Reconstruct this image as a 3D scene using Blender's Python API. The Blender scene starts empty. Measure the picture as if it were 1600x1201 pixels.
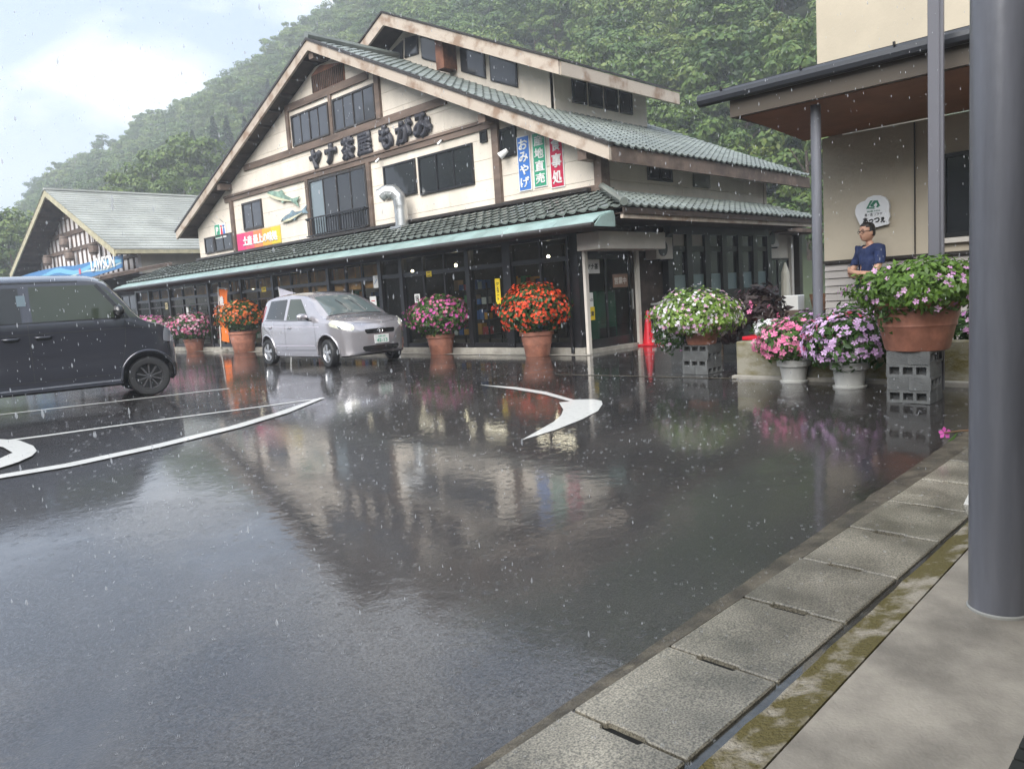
import bpy, bmesh, math, random
from mathutils import Vector, Matrix, Euler, noise
from mathutils.bvhtree import BVHTree
random.seed(7)
scene = bpy.context.scene
COL = scene.collection
R = math.radians
PI = math.pi

# ------------------------------------------------------------ camera
cam_d = bpy.data.cameras.new('camera')
cam = bpy.data.objects.new('camera', cam_d); COL.objects.link(cam)
CAM = Vector((0, 0, 1.18))
RGT = Vector((0.68993177, -0.72106281, -0.06373832))
DWN = Vector((-0.12372346, -0.03070806, -0.99184148))
FWD = Vector((0.71322273, 0.69218887, -0.11039885))
FOC = 1188.89
m3 = Matrix((RGT, -DWN, -FWD)).transposed()
cam.matrix_world = Matrix.Translation(CAM) @ m3.to_4x4()
cam_d.sensor_width = 36.0
cam_d.lens = FOC / 1600 * 36
cam_d.shift_x = -0.0006
cam_d.shift_y = -0.0044
cam_d.clip_start = 0.05
cam_d.clip_end = 3000
scene.camera = cam

# ------------------------------------------------------------ world and light
SUN_EL, SUN_AZ = R(38), R(202)          # azimuth measured from +X towards +Y
world = bpy.data.worlds.new('World'); scene.world = world
world.use_nodes = True
wn = world.node_tree.nodes; wl = world.node_tree.links
for n in list(wn): wn.remove(n)
wo = wn.new('ShaderNodeOutputWorld'); bg = wn.new('ShaderNodeBackground')
sky = wn.new('ShaderNodeTexSky'); sky.sky_type = 'NISHITA'; sky.sun_disc = False
sky.sun_elevation = SUN_EL; sky.sun_rotation = PI / 2 - SUN_AZ
sky.air_density = 1.0; sky.dust_density = 2.5; sky.ozone_density = 1.5
tc = wn.new('ShaderNodeTexCoord'); mp = wn.new('ShaderNodeMapping')
mp.inputs['Scale'].default_value = (1.0, 1.0, 2.4)
nz = wn.new('ShaderNodeTexNoise'); nz.inputs['Scale'].default_value = 3.4
nz.inputs['Detail'].default_value = 7; nz.inputs['Roughness'].default_value = 0.52
nz.inputs['Distortion'].default_value = 0.35
cr = wn.new('ShaderNodeValToRGB')
cr.color_ramp.elements[0].position = 0.47; cr.color_ramp.elements[0].color = (2.4, 3.35, 5.0, 1)
cr.color_ramp.elements[1].position = 0.62; cr.color_ramp.elements[1].color = (8.6, 8.7, 8.8, 1)
mx = wn.new('ShaderNodeMix'); mx.data_type = 'RGBA'
mx.inputs[0].default_value = 0.86
wl.new(tc.outputs['Generated'], mp.inputs['Vector']); wl.new(mp.outputs[0], nz.inputs['Vector'])
wl.new(nz.outputs['Fac'], cr.inputs['Fac'])
wl.new(sky.outputs[0], mx.inputs[6]); wl.new(cr.outputs[0], mx.inputs[7])
wl.new(mx.outputs[2], bg.inputs['Color']); bg.inputs['Strength'].default_value = 0.070
wl.new(bg.outputs[0], wo.inputs['Surface'])

sun_d = bpy.data.lights.new('sun', 'SUN'); sun = bpy.data.objects.new('sun', sun_d); COL.objects.link(sun)
sun_d.energy = 3.4; sun_d.angle = R(60); sun_d.color = (1.0, 0.97, 0.92)
sd = Vector((math.cos(SUN_EL) * math.cos(SUN_AZ), math.cos(SUN_EL) * math.sin(SUN_AZ), math.sin(SUN_EL)))
sun.rotation_euler = sd.to_track_quat('Z', 'Y').to_euler()
scene.view_settings.view_transform = 'Standard'; scene.view_settings.look = 'None'
scene.view_settings.exposure = 1.55; scene.view_settings.gamma = 1
scene.view_settings.use_curve_mapping = False
scene.cycles.use_denoising = True
scene.cycles.max_bounces = 8; scene.cycles.diffuse_bounces = 3; scene.cycles.glossy_bounces = 4
scene.cycles.transparent_max_bounces = 16; scene.cycles.volume_bounces = 1
scene.cycles.sample_clamp_indirect = 6
scene.cycles.caustics_reflective = False; scene.cycles.caustics_refractive = False

# ------------------------------------------------------------ helpers
def zg(x, y):                       # the car park falls slightly towards the gutter
    u = 8 - (0.713 * x + 0.692 * y)
    return -0.0235 * (u + math.sqrt(u * u + 1)) / 2
def ray(px, py):
    a, b = (px - 800.95) / FOC, (py - 593.38) / FOC
    return RGT * a + DWN * b + FWD
def at(px, py, ax, val):
    r = ray(px, py); i = 'XYZ'.index(ax)
    return CAM + r * ((val - CAM[i]) / r[i])
def gnd(px, py, dz=0.0):
    r = ray(px, py); z = 0
    for _ in range(30):
        p = CAM + r * ((z + dz - CAM.z) / r.z); z = zg(p.x, p.y)
    return Vector((p.x, p.y, z + dz))

MATS = {}
def mat(name, col, rough=0.6, metal=0.0, var=0.0, vscale=3.0, bump=0.0, bscale=40.0, spec=0.5, coat=0.0,
        col2=None, lo=0.4, hi=0.65, emit=None, estr=0.0, island=0.0, vstretch=None, objrand=0.0):
    if name in MATS: return MATS[name]
    m = bpy.data.materials.new(name); m.use_nodes = True
    nt = m.node_tree; N = nt.nodes; L = nt.links; b = N['Principled BSDF']
    b.inputs['Base Color'].default_value = (*col, 1); b.inputs['Roughness'].default_value = rough
    b.inputs['Metallic'].default_value = metal; b.inputs['Specular IOR Level'].default_value = spec
    b.inputs['Coat Weight'].default_value = coat; b.inputs['Coat Roughness'].default_value = 0.04
    t = None
    if var or col2 or bump or island or objrand:
        t = N.new('ShaderNodeTexCoord')
    src = None
    if var or col2:
        nz = N.new('ShaderNodeTexNoise'); nz.inputs['Scale'].default_value = vscale
        nz.inputs['Detail'].default_value = 6; nz.inputs['Roughness'].default_value = 0.6
        if vstretch:
            mpp = N.new('ShaderNodeMapping'); mpp.inputs['Scale'].default_value = vstretch
            L.new(t.outputs['Object'], mpp.inputs['Vector']); L.new(mpp.outputs[0], nz.inputs['Vector'])
        else:
            L.new(t.outputs['Object'], nz.inputs['Vector'])
        r = N.new('ShaderNodeValToRGB')
        c2 = col2 if col2 else tuple(c * (1 - var) for c in col)
        c1 = col if col2 else tuple(min(1, c * (1 + var * 0.5)) for c in col)
        r.color_ramp.elements[0].position = lo; r.color_ramp.elements[0].color = (*c2, 1)
        r.color_ramp.elements[1].position = hi; r.color_ramp.elements[1].color = (*c1, 1)
        L.new(nz.outputs['Fac'], r.inputs['Fac']); src = r.outputs['Color']
    if island or objrand:
        h = N.new('ShaderNodeHueSaturation')
        if src: L.new(src, h.inputs['Color'])
        else: h.inputs['Color'].default_value = (*col, 1)
        mr = N.new('ShaderNodeMapRange'); a = island or objrand
        mr.inputs['To Min'].default_value = 1 - a; mr.inputs['To Max'].default_value = 1 + a
        if island:
            g = N.new('ShaderNodeNewGeometry'); L.new(g.outputs['Random Per Island'], mr.inputs['Value'])
        else:
            g = N.new('ShaderNodeObjectInfo'); L.new(g.outputs['Random'], mr.inputs['Value'])
        L.new(mr.outputs[0], h.inputs['Value']); src = h.outputs['Color']
    if src: L.new(src, b.inputs['Base Color'])
    if bump:
        n2 = N.new('ShaderNodeTexNoise'); n2.inputs['Scale'].default_value = bscale; n2.inputs['Detail'].default_value = 5
        L.new(t.outputs['Object'], n2.inputs['Vector'])
        bp = N.new('ShaderNodeBump'); bp.inputs['Strength'].default_value = bump; bp.inputs['Distance'].default_value = 0.02
        L.new(n2.outputs['Fac'], bp.inputs['Height']); L.new(bp.outputs[0], b.inputs['Normal'])
    if emit:
        b.inputs['Emission Color'].default_value = (*emit, 1); b.inputs['Emission Strength'].default_value = estr
    MATS[name] = m
    return m

OFF = {}
def root_off(p):
    while p is not None:
        if p.parent is None: return OFF.get(p.name, Vector((0, 0, 0)))
        p = p.parent
    return Vector((0, 0, 0))

def link(name, me, m, parent=None, kind=None, label=None, smooth=False):
    if m is not None and len(me.materials) == 0: me.materials.append(m)
    if smooth:
        for p in me.polygons: p.use_smooth = True
    o = bpy.data.objects.new(name, me); COL.objects.link(o)
    if parent: o.parent = parent
    if kind: o['kind'] = kind
    if label: o['label'] = label
    return o

class MB:
    """collects faces and links them as one mesh; world coordinates unless local=True"""
    def __init__(s): s.v = []; s.f = []
    def add(s, vs, fs):
        k = len(s.v); s.v += [tuple(v) for v in vs]; s.f += [tuple(i + k for i in f) for f in fs]; return s
    def box(s, x0, x1, y0, y1, z0, z1):
        v = [(x, y, z) for x in (x0, x1) for y in (y0, y1) for z in (z0, z1)]
        return s.add(v, [(0, 1, 3, 2), (4, 6, 7, 5), (0, 4, 5, 1), (2, 3, 7, 6), (0, 2, 6, 4), (1, 5, 7, 3)])
    def obox(s, c, ax, ay, az):       # centre and three half-axis vectors
        c, ax, ay, az = map(Vector, (c, ax, ay, az))
        v = [c + i * ax + j * ay + k * az for i in (-1, 1) for j in (-1, 1) for k in (-1, 1)]
        return s.add(v, [(0, 1, 3, 2), (4, 6, 7, 5), (0, 4, 5, 1), (2, 3, 7, 6), (0, 2, 6, 4), (1, 5, 7, 3)])
    def bar(s, a, b, w, h, up=(0, 0, 1)):
        a, b = Vector(a), Vector(b); d = (b - a).normalized(); u = Vector(up)
        sx = d.cross(u).normalized(); u = sx.cross(d)
        return s.obox((a + b) / 2, (b - a) / 2, sx * (w / 2), u * (h / 2))
    def prism(s, pts, vec):           # planar polygon extruded by vec
        n = len(pts); vec = Vector(vec); a = [Vector(p) for p in pts]
        v = a + [p + vec for p in a]
        fs = [tuple(range(n)), tuple(range(2 * n - 1, n - 1, -1))]
        fs += [(i, i + n, (i + 1) % n + n, (i + 1) % n) for i in range(n)]
        return s.add(v, fs)
    def tube(s, path, r, n=10, cap=True):
        path = [Vector(p) for p in path]; rs = r if isinstance(r, (list, tuple)) else [r] * len(path)
        vs = []; fs = []
        prev = None
        for i, p in enumerate(path):
            d = (path[min(i + 1, len(path) - 1)] - path[max(i - 1, 0)]).normalized()
            if prev is None:
                u = d.orthogonal().normalized()
            else:
                u = (prev - d * prev.dot(d)).normalized()
            prev = u; w = d.cross(u)
            for k in range(n):
                a = 2 * PI * k / n; vs.append(p + (u * math.cos(a) + w * math.sin(a)) * rs[i])
        for i in range(len(path) - 1):
            for k in range(n):
                fs.append((i * n + k, i * n + (k + 1) % n, (i + 1) * n + (k + 1) % n, (i + 1) * n + k))
        if cap:
            fs.append(tuple(range(n - 1, -1, -1))); fs.append(tuple((len(path) - 1) * n + k for k in range(n)))
        return s.add(vs, fs)
    def lathe(s, prof, c=(0, 0, 0), n=24, ax='Z', cap=True):
        vs = []; fs = []; c = Vector(c)
        for r, h in prof:
            for k in range(n):
                a = 2 * PI * k / n; x, y = r * math.cos(a), r * math.sin(a)
                vs.append(c + (Vector((x, y, h)) if ax == 'Z' else Vector((x, h, y)) if ax == 'Y' else Vector((h, x, y))))
        for i in range(len(prof) - 1):
            for k in range(n):
                fs.append((i * n + k, i * n + (k + 1) % n, (i + 1) * n + (k + 1) % n, (i + 1) * n + k))
        if cap:
            fs.append(tuple(range(n - 1, -1, -1))); fs.append(tuple((len(prof) - 1) * n + k for k in range(n)))
        return s.add(vs, fs)
    def mesh(s, name='mesh', off=None):
        me = bpy.data.meshes.new(name)
        v = s.v if off is None else [(a[0] - off[0], a[1] - off[1], a[2] - off[2]) for a in s.v]
        me.from_pydata(v, [], s.f); me.update(); return me
    def build(s, name, m, parent=None, kind=None, label=None, smooth=False, local=False, bevel=0.0, fixn=True):
        me = s.mesh(name, None if local or parent is None else root_off(parent))
        if fixn or bevel:
            bm = bmesh.new(); bm.from_mesh(me)
            if bevel:
                bmesh.ops.bevel(bm, geom=[e for e in bm.edges], offset=bevel, segments=1, affect='EDGES', profile=0.7, clamp_overlap=True)
            if fixn: bmesh.ops.recalc_face_normals(bm, faces=bm.faces)
            bm.to_mesh(me); bm.free()
        o = link(name, me, m, parent, kind, label, smooth)
        if smooth == 'auto': auto_smooth(me)
        return o

def auto_smooth(me, ang=40):
    for p in me.polygons: p.use_smooth = True
    me.set_sharp_from_angle(angle=R(ang))

def tag(o, label=None, cat=None, group=None, kind=None):
    if label: o['label'] = label
    if cat: o['category'] = cat
    if group: o['group'] = group
    if kind: o['kind'] = kind
    return o
def thing(name, label, cat, loc=(0, 0, 0), rotz=0.0, group=None):
    o = bpy.data.objects.new(name, None); COL.objects.link(o)
    o.empty_display_size = 0.2
    o.location = loc; o.rotation_euler = (0, 0, rotz); OFF[o.name] = Vector(loc)
    return tag(o, label, cat, group)
def copy_tree(o, parent=None):
    c = o.copy(); COL.objects.link(c); c.parent = parent
    OFF[c.name] = OFF.get(o.name, Vector((0, 0, 0)))
    for ch in list(o.children): copy_tree(ch, c)
    return c

_fonts = {}
def text_mesh(txt, size, bold=0.0, depth=0.0):
    cu = bpy.data.curves.new('lettering', 'FONT'); cu.body = txt; cu.size = size
    cu.align_x = 'CENTER'; cu.align_y = 'CENTER'; cu.bevel_depth = bold; cu.bevel_resolution = 0; cu.extrude = depth; cu.resolution_u = 3
    o = bpy.data.objects.new('lettering', cu); COL.objects.link(o)
    dg = bpy.context.evaluated_depsgraph_get(); dg.update()
    me = bpy.data.meshes.new_from_object(o.evaluated_get(dg)); me.materials.clear()
    bpy.data.objects.remove(o); bpy.data.curves.remove(cu)
    return me
def text_obj(name, txt, size, m, parent, origin, right, up, bold=0.0, depth=0.002, width=None, height=None, label=None):
    """flat lettering centred on origin, spanned by right/up (world); origin given in world coordinates"""
    me = text_mesh(txt, size, bold, depth)
    if len(me.vertices) == 0: return None
    xs = [v.co.x for v in me.vertices]; ys = [v.co.y for v in me.vertices]
    cx, cy = (min(xs) + max(xs)) / 2, (min(ys) + max(ys)) / 2
    sx = width / (max(xs) - min(xs)) if width else 1; sy = height / (max(ys) - min(ys)) if height else (sx if width else 1)
    if height and not width: sx = sy
    r, u = Vector(right).normalized(), Vector(up).normalized(); n = r.cross(u)
    off = root_off(parent) if parent else Vector((0, 0, 0)); o0 = Vector(origin) - off
    for v in me.vertices:
        x, y, z = (v.co.x - cx) * sx, (v.co.y - cy) * sy, v.co.z
        v.co = o0 + r * x + u * y + n * z
    return link(name, me, m, parent, None, label)
NY = Vector((0, -1, 0)); UP = Vector((0, 0, 1))

def clip_poly(pts, a, b, c):          # keep a*y + b*z <= c   (2-D clip)
    out = []
    for i, p in enumerate(pts):
        q = pts[(i + 1) % len(pts)]
        dp = a * p[0] + b * p[1] - c; dq = a * q[0] + b * q[1] - c
        if dp <= 0: out.append(p)
        if dp * dq < 0:
            t = dp / (dp - dq); out.append((p[0] + (q[0] - p[0]) * t, p[1] + (q[1] - p[1]) * t))
    return out
# ------------------------------------------------------------ materials
cream = mat('cream_plaster', (0.74, 0.665, 0.565), 0.75, var=0.11, vscale=1.3, bump=0.15, bscale=60, vstretch=(1, 1, .35))
cream_side = cream
fascia = mat('weathered_fascia_board', (0.47, 0.40, 0.33), 0.7, col2=(0.27, 0.185, 0.13), vscale=2.2, lo=0.36, hi=0.52, bump=0.2, bscale=30)
timber = mat('weathered_timber', (0.16, 0.115, 0.09), 0.7, var=0.4, vscale=3, bump=0.3, bscale=30, vstretch=(1, .2, 1))
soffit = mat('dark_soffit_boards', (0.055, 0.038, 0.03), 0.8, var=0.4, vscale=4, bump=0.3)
rust = mat('rust_brown_panel', (0.2, 0.085, 0.05), 0.7, var=0.4, vscale=4)
tile = mat('green_grey_roof_tile', (0.17, 0.192, 0.175), 0.28, var=0.25, vscale=1.2, island=0.14, bump=0.1, bscale=60)
teal = mat('teal_sheet_metal', (0.28, 0.385, 0.365), 0.28, var=0.22, vscale=2, metal=0.0)
black = mat('black_frame', (0.012, 0.012, 0.014), 0.3)
darkbrown = mat('dark_bronze_frame', (0.03, 0.025, 0.022), 0.35)
silver = mat('galvanised_sheet', (0.55, 0.56, 0.56), 0.35, metal=0.85, bump=0.05)
white = mat('white_paint', (0.75, 0.75, 0.73), 0.4)
offwhite = mat('off_white_panel', (0.62, 0.58, 0.52), 0.5, var=0.06)
greymetal = mat('grey_painted_steel', (0.145, 0.15, 0.172), 0.3, var=0.22, vscale=7, bump=0.06, bscale=25, vstretch=(1, 1, .12))
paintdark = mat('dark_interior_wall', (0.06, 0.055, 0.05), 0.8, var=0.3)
pinewood = mat('varnished_pine', (0.75, 0.38, 0.14), 0.5, var=0.3, vscale=3)
concrete = mat('concrete', (0.33, 0.31, 0.27), 0.75, var=0.3, vscale=3, bump=0.3, bscale=50)
grey_block = mat('cinder_block_grey', (0.125, 0.13, 0.13), 0.7, var=0.25, vscale=8, bump=0.5, bscale=90, objrand=0.12)
terracotta = mat('terracotta_plastic', (0.42, 0.18, 0.12), 0.42, var=0.32, vscale=5, objrand=0.06)
whitepot = mat('white_plastic_pot', (0.58, 0.58, 0.55), 0.35, var=0.12, vscale=5)
red = mat('red_plastic', (0.62, 0.015, 0.03), 0.35)
yellow = mat('yellow_plastic', (0.75, 0.55, 0.02), 0.45)
orange = mat('orange_cloth', (0.80, 0.17, 0.015), 0.7, var=0.1)
blue = mat('blue_print', (0.05, 0.17, 0.50), 0.5)
greenp = mat('green_print', (0.03, 0.30, 0.17), 0.5)
crimson = mat('crimson_print', (0.50, 0.012, 0.06), 0.5)
ink = mat('black_ink', (0.02, 0.02, 0.02), 0.5)
signblack = mat('charcoal_letter', (0.035, 0.035, 0.045), 0.5, bump=0.3, bscale=25)
paper = mat('paper', (0.72, 0.72, 0.70), 0.6)
lamp = mat('lit_bulb', (1, 0.9, 0.75), 0.5, emit=(1, 0.85, 0.6), estr=6)

def glass_mat(name, tint=(0.02, 0.023, 0.026), rough=0.03, clear=0.0, ior=1.5):
    """clear=0: dark glass that only mirrors; clear>0: lets part of what lies behind show"""
    if name in MATS: return MATS[name]
    m = bpy.data.materials.new(name); m.use_nodes = True; nt = m.node_tree; N = nt.nodes; L = nt.links
    b = N['Principled BSDF']; b.inputs['Base Color'].default_value = (*tint, 1); b.inputs['Roughness'].default_value = rough
    b.inputs['IOR'].default_value = ior; b.inputs['Coat Weight'].default_value = 0.3
    t = N.new('ShaderNodeTexCoord'); n = N.new('ShaderNodeTexNoise'); n.inputs['Scale'].default_value = 1.3
    bp = N.new('ShaderNodeBump'); bp.inputs['Strength'].default_value = 0.06; bp.inputs['Distance'].default_value = 0.05
    L.new(t.outputs['Object'], n.inputs['Vector']); L.new(n.outputs['Fac'], bp.inputs['Height']); L.new(bp.outputs[0], b.inputs['Normal'])
    if clear:
        tr = N.new('ShaderNodeBsdfTransparent'); tr.inputs[0].default_value = (0.85, 0.88, 0.86, 1)
        mxs = N.new('ShaderNodeMixShader'); lw = N.new('ShaderNodeFresnel'); lw.inputs['IOR'].default_value = 1.5
        mr = N.new('ShaderNodeMapRange'); mr.inputs['To Min'].default_value = 1 - clear; mr.inputs['To Max'].default_value = 1.0
        L.new(lw.outputs[0], mr.inputs['Value']); gb = N.new('ShaderNodeNewGeometry'); iv = N.new('ShaderNodeMath'); iv.operation = 'SUBTRACT'; iv.inputs[0].default_value = 1.0; L.new(gb.outputs['Backfacing'], iv.inputs[1])
        mu = N.new('ShaderNodeMath'); mu.operation = 'MULTIPLY'; L.new(mr.outputs[0], mu.inputs[0]); L.new(iv.outputs[0], mu.inputs[1]); L.new(mu.outputs[0], mxs.inputs[0])
        L.new(tr.outputs[0], mxs.inputs[1]); L.new(b.outputs[0], mxs.inputs[2])
        L.new(mxs.outputs[0], N['Material Output'].inputs['Surface'])
    MATS[name] = m; return m
glass = glass_mat('dark_window_glass')
glass_up = glass_mat('slate_window_glass', (0.05, 0.055, 0.065))
shopglass = glass_mat('shop_window_glass', (0.012, 0.014, 0.014), clear=0.92)
clearglass = glass_mat('transom_glass', (0.012, 0.014, 0.014), clear=0.97)
frost = glass_mat('frosted_window_film', (0.16, 0.22, 0.22), rough=0.4)

def foliage_mat(name, cols, island=True):
    if name in MATS: return MATS[name]
    m = bpy.data.materials.new(name); m.use_nodes = True; nt = m.node_tree; N = nt.nodes; L = nt.links
    b = N['Principled BSDF']; b.inputs['Roughness'].default_value = 0.45; b.inputs['Specular IOR Level'].default_value = 0.35
    g = N.new('ShaderNodeNewGeometry'); oi = N.new('ShaderNodeObjectInfo')
    r = N.new('ShaderNodeValToRGB'); r.color_ramp.elements[0].position = 0; r.color_ramp.elements[1].position = 1
    r.color_ramp.elements[0].color = (*cols[0], 1); r.color_ramp.elements[1].color = (*cols[-1], 1)
    for i, c in enumerate(cols[1:-1]):
        e = r.color_ramp.elements.new((i + 1) / (len(cols) - 1)); e.color = (*c, 1)
    ad = N.new('ShaderNodeMath'); ad.operation = 'MULTIPLY_ADD'; ad.inputs[1].default_value = 0.45
    ml = N.new('ShaderNodeMath'); ml.operation = 'MULTIPLY'; ml.inputs[1].default_value = 0.55
    L.new(oi.outputs['Random'], ml.inputs[0]); L.new(g.outputs['Random Per Island'], ad.inputs[0]); L.new(ml.outputs[0], ad.inputs[2])
    L.new(ad.outputs[0], r.inputs['Fac']); L.new(r.outputs[0], b.inputs['Base Color'])
    tl = N.new('ShaderNodeBsdfTranslucent'); L.new(r.outputs[0], tl.inputs['Color'])
    mxs = N.new('ShaderNodeMixShader'); mxs.inputs[0].default_value = 0.25
    L.new(b.outputs[0], mxs.inputs[1]); L.new(tl.outputs[0], mxs.inputs[2]); L.new(mxs.outputs[0], N['Material Output'].inputs['Surface'])
    MATS[name] = m; return m
leaf_forest = foliage_mat('forest_leaf', [(0.026, 0.055, 0.018), (0.065, 0.12, 0.03), (0.125, 0.185, 0.042), (0.19, 0.225, 0.06)])
leaf_bright = foliage_mat('fresh_leaf', [(0.06, 0.11, 0.022), (0.12, 0.18, 0.035), (0.20, 0.24, 0.05)])
leaf_conifer = foliage_mat('conifer_needle', [(0.015, 0.03, 0.016), (0.025, 0.048, 0.024), (0.04, 0.065, 0.03)])
leaf_pot = foliage_mat('bedding_leaf', [(0.02, 0.055, 0.014), (0.05, 0.11, 0.022), (0.10, 0.19, 0.04)])
leaf_lime = foliage_mat('lime_leaf', [(0.06, 0.12, 0.02), (0.13, 0.23, 0.035), (0.24, 0.33, 0.08)])
leaf_dark = foliage_mat('purple_leaf', [(0.03, 0.018, 0.022), (0.05, 0.03, 0.03), (0.045, 0.06, 0.035)])
bark = mat('bark', (0.10, 0.075, 0.055), 0.85, var=0.4, vscale=6, bump=0.5)

def wet_asphalt():
    m = bpy.data.materials.new('wet_asphalt'); m.use_nodes = True; nt = m.node_tree; N = nt.nodes; L = nt.links
    b = N['Principled BSDF']; t = N.new('ShaderNodeTexCoord')
    def noise_(scale, det=4, rough=.55, vec=None, dist=0):
        n = N.new('ShaderNodeTexNoise'); n.inputs['Scale'].default_value = scale; n.inputs['Detail'].default_value = det
        n.inputs['Roughness'].default_value = rough; n.inputs['Distortion'].default_value = dist
        L.new(vec if vec else t.outputs['Object'], n.inputs['Vector']); return n.outputs['Fac']
    def ramp(src, p0, p1, c0, c1):
        r = N.new('ShaderNodeValToRGB'); r.color_ramp.elements[0].position = p0; r.color_ramp.elements[1].position = p1
        r.color_ramp.elements[0].color = (*c0, 1); r.color_ramp.elements[1].color = (*c1, 1); L.new(src, r.inputs['Fac']); return r.outputs['Color']
    def math_(op, a, bb):
        n = N.new('ShaderNodeMath'); n.operation = op
        for i, q in enumerate((a, bb)):
            if isinstance(q, (int, float)): n.inputs[i].default_value = q
            else: L.new(q, n.inputs[i])
        return n.outputs[0]
    grain = noise_(110, 4, .7)
    patch = noise_(0.9, 5, .6, dist=.4)
    base = ramp(grain, .38, .72, (0.009, 0.0085, 0.0085), (0.068, 0.063, 0.061))
    mixc = N.new('ShaderNodeMix'); mixc.data_type = 'RGBA'; mixc.blend_type = 'MULTIPLY'; mixc.inputs[0].default_value = 1
    L.new(base, mixc.inputs[6]); L.new(ramp(patch, .3, .7, (.65, .63, .65), (1.2, 1.15, 1.12)), mixc.inputs[7])
    L.new(mixc.outputs[2], b.inputs['Base Color'])
    b.inputs['Roughness'].default_value = 0.35; b.inputs['Specular IOR Level'].default_value = 0.3
    # grain relief under the film
    bp = N.new('ShaderNodeBump'); bp.inputs['Strength'].default_value = 0.6; bp.inputs['Distance'].default_value = 0.004
    L.new(grain, bp.inputs['Height']); L.new(bp.outputs[0], b.inputs['Normal'])
    # water film: standing water (smooth, rain-rippled) against thin film (granular)
    film = ramp(noise_(0.55, 4, .6, dist=.6), .36, .55, (0, 0, 0), (1, 1, 1))
    rip1 = noise_(22, 3, .6); rip2 = noise_(55, 2, .5)
    vo = N.new('ShaderNodeTexVoronoi'); vo.inputs['Scale'].default_value = 13; vo.inputs['Randomness'].default_value = 1
    L.new(t.outputs['Object'], vo.inputs['Vector'])
    ring = math_('MULTIPLY', math_('SINE', math_('MULTIPLY', vo.outputs['Distance'], 38), 0), math_('GREATER_THAN', 0.28, vo.outputs['Distance']))
    vo.feature = 'F1'; sp_ = N.new('ShaderNodeSeparateColor'); L.new(vo.outputs['Color'], sp_.inputs[0])
    ring = math_('MULTIPLY', ring, math_('GREATER_THAN', sp_.outputs[0], .35))
    rip0 = noise_(9, 2, .5)
    h = math_('ADD', math_('ADD', math_('ADD', math_('MULTIPLY', rip0, 1.5), math_('MULTIPLY', rip1, 0.95)), math_('MULTIPLY', rip2, 0.16)), math_('MULTIPLY', ring, 0.22))
    h = math_('ADD', h, math_('MULTIPLY', math_('MULTIPLY', grain, math_('SUBTRACT', 1.0, film)), 0.25))
    bc = N.new('ShaderNodeBump'); bc.inputs['Strength'].default_value = 1.0; bc.inputs['Distance'].default_value = 0.0006
    L.new(h, bc.inputs['Height']); L.new(bc.outputs[0], b.inputs['Coat Normal'])
    b.inputs['Coat Weight'].default_value = 1.0; b.inputs['Coat IOR'].default_value = 1.75
    rr = N.new('ShaderNodeMapRange'); rr.inputs['To Min'].default_value = 0.02; rr.inputs['To Max'].default_value = 0.004
    L.new(film, rr.inputs['Value']); L.new(rr.outputs[0], b.inputs['Coat Roughness'])
    tips = ramp(noise_(85, 3, .6), .44, .62, (1, 1, 1), (.5, .5, .5)); keep = math_('MAXIMUM', tips, film); L.new(keep, b.inputs['Coat Weight'])
    MATS['wet_asphalt'] = m; return m
asphalt = wet_asphalt()
markpaint = mat('road_paint', (0.64, 0.64, 0.61), 0.35, col2=(0.42, 0.42, 0.40), vscale=14, lo=.30, hi=.44, bump=0.25, bscale=120, coat=0.5)
def slab_material():
    m = bpy.data.materials.new('wet_concrete_slab'); m.use_nodes = True; nt = m.node_tree; N = nt.nodes; L = nt.links; b = N['Principled BSDF']
    t = N.new('ShaderNodeTexCoord'); out = None
    for sc_, lo, hi, c0, c1, det in ((150, .34, .66, (.10, .095, .08), (.36, .335, .28), 3), (3.2, .35, .65, (.5, .49, .45), (1.15, 1.12, 1.05), 5)):
        n = N.new('ShaderNodeTexNoise'); n.inputs['Scale'].default_value = sc_; n.inputs['Detail'].default_value = det; L.new(t.outputs['Object'], n.inputs['Vector'])
        r = N.new('ShaderNodeValToRGB'); r.color_ramp.elements[0].position = lo; r.color_ramp.elements[1].position = hi
        r.color_ramp.elements[0].color = (*c0, 1); r.color_ramp.elements[1].color = (*c1, 1); L.new(n.outputs['Fac'], r.inputs['Fac'])
        if out is None:
            out = r.outputs[0]; bp = N.new('ShaderNodeBump'); bp.inputs['Strength'].default_value = .5; bp.inputs['Distance'].default_value = .004; L.new(n.outputs['Fac'], bp.inputs['Height']); L.new(bp.outputs[0], b.inputs['Normal'])
        else:
            mxx = N.new('ShaderNodeMix'); mxx.data_type = 'RGBA'; mxx.blend_type = 'MULTIPLY'; mxx.inputs[0].default_value = 1; L.new(out, mxx.inputs[6]); L.new(r.outputs[0], mxx.inputs[7]); out = mxx.outputs[2]
            rr = N.new('ShaderNodeMapRange'); rr.inputs['To Min'].default_value = .2; rr.inputs['To Max'].default_value = .55; L.new(n.outputs['Fac'], rr.inputs['Value']); L.new(rr.outputs[0], b.inputs['Roughness'])
    oi = N.new('ShaderNodeObjectInfo'); mr = N.new('ShaderNodeMapRange'); mr.inputs['To Min'].default_value = .75; mr.inputs['To Max'].default_value = 1.25; L.new(oi.outputs['Random'], mr.inputs['Value'])
    h = N.new('ShaderNodeHueSaturation'); L.new(mr.outputs[0], h.inputs['Value']); L.new(out, h.inputs['Color']); L.new(h.outputs[0], b.inputs['Base Color']); b.inputs['Coat Weight'].default_value = .4; b.inputs['Coat Roughness'].default_value = .15
    return m
wetslab = slab_material()
kerbmat = mat('brown_wet_kerb', (0.10, 0.085, 0.06), 0.55, var=0.5, vscale=8, bump=0.5, bscale=70, coat=0.12)
chanmat = mat('wet_channel_bed', (0.045, 0.045, 0.04), 0.25, var=0.4, vscale=8, bump=0.3, bscale=30, coat=1.0)
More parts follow.
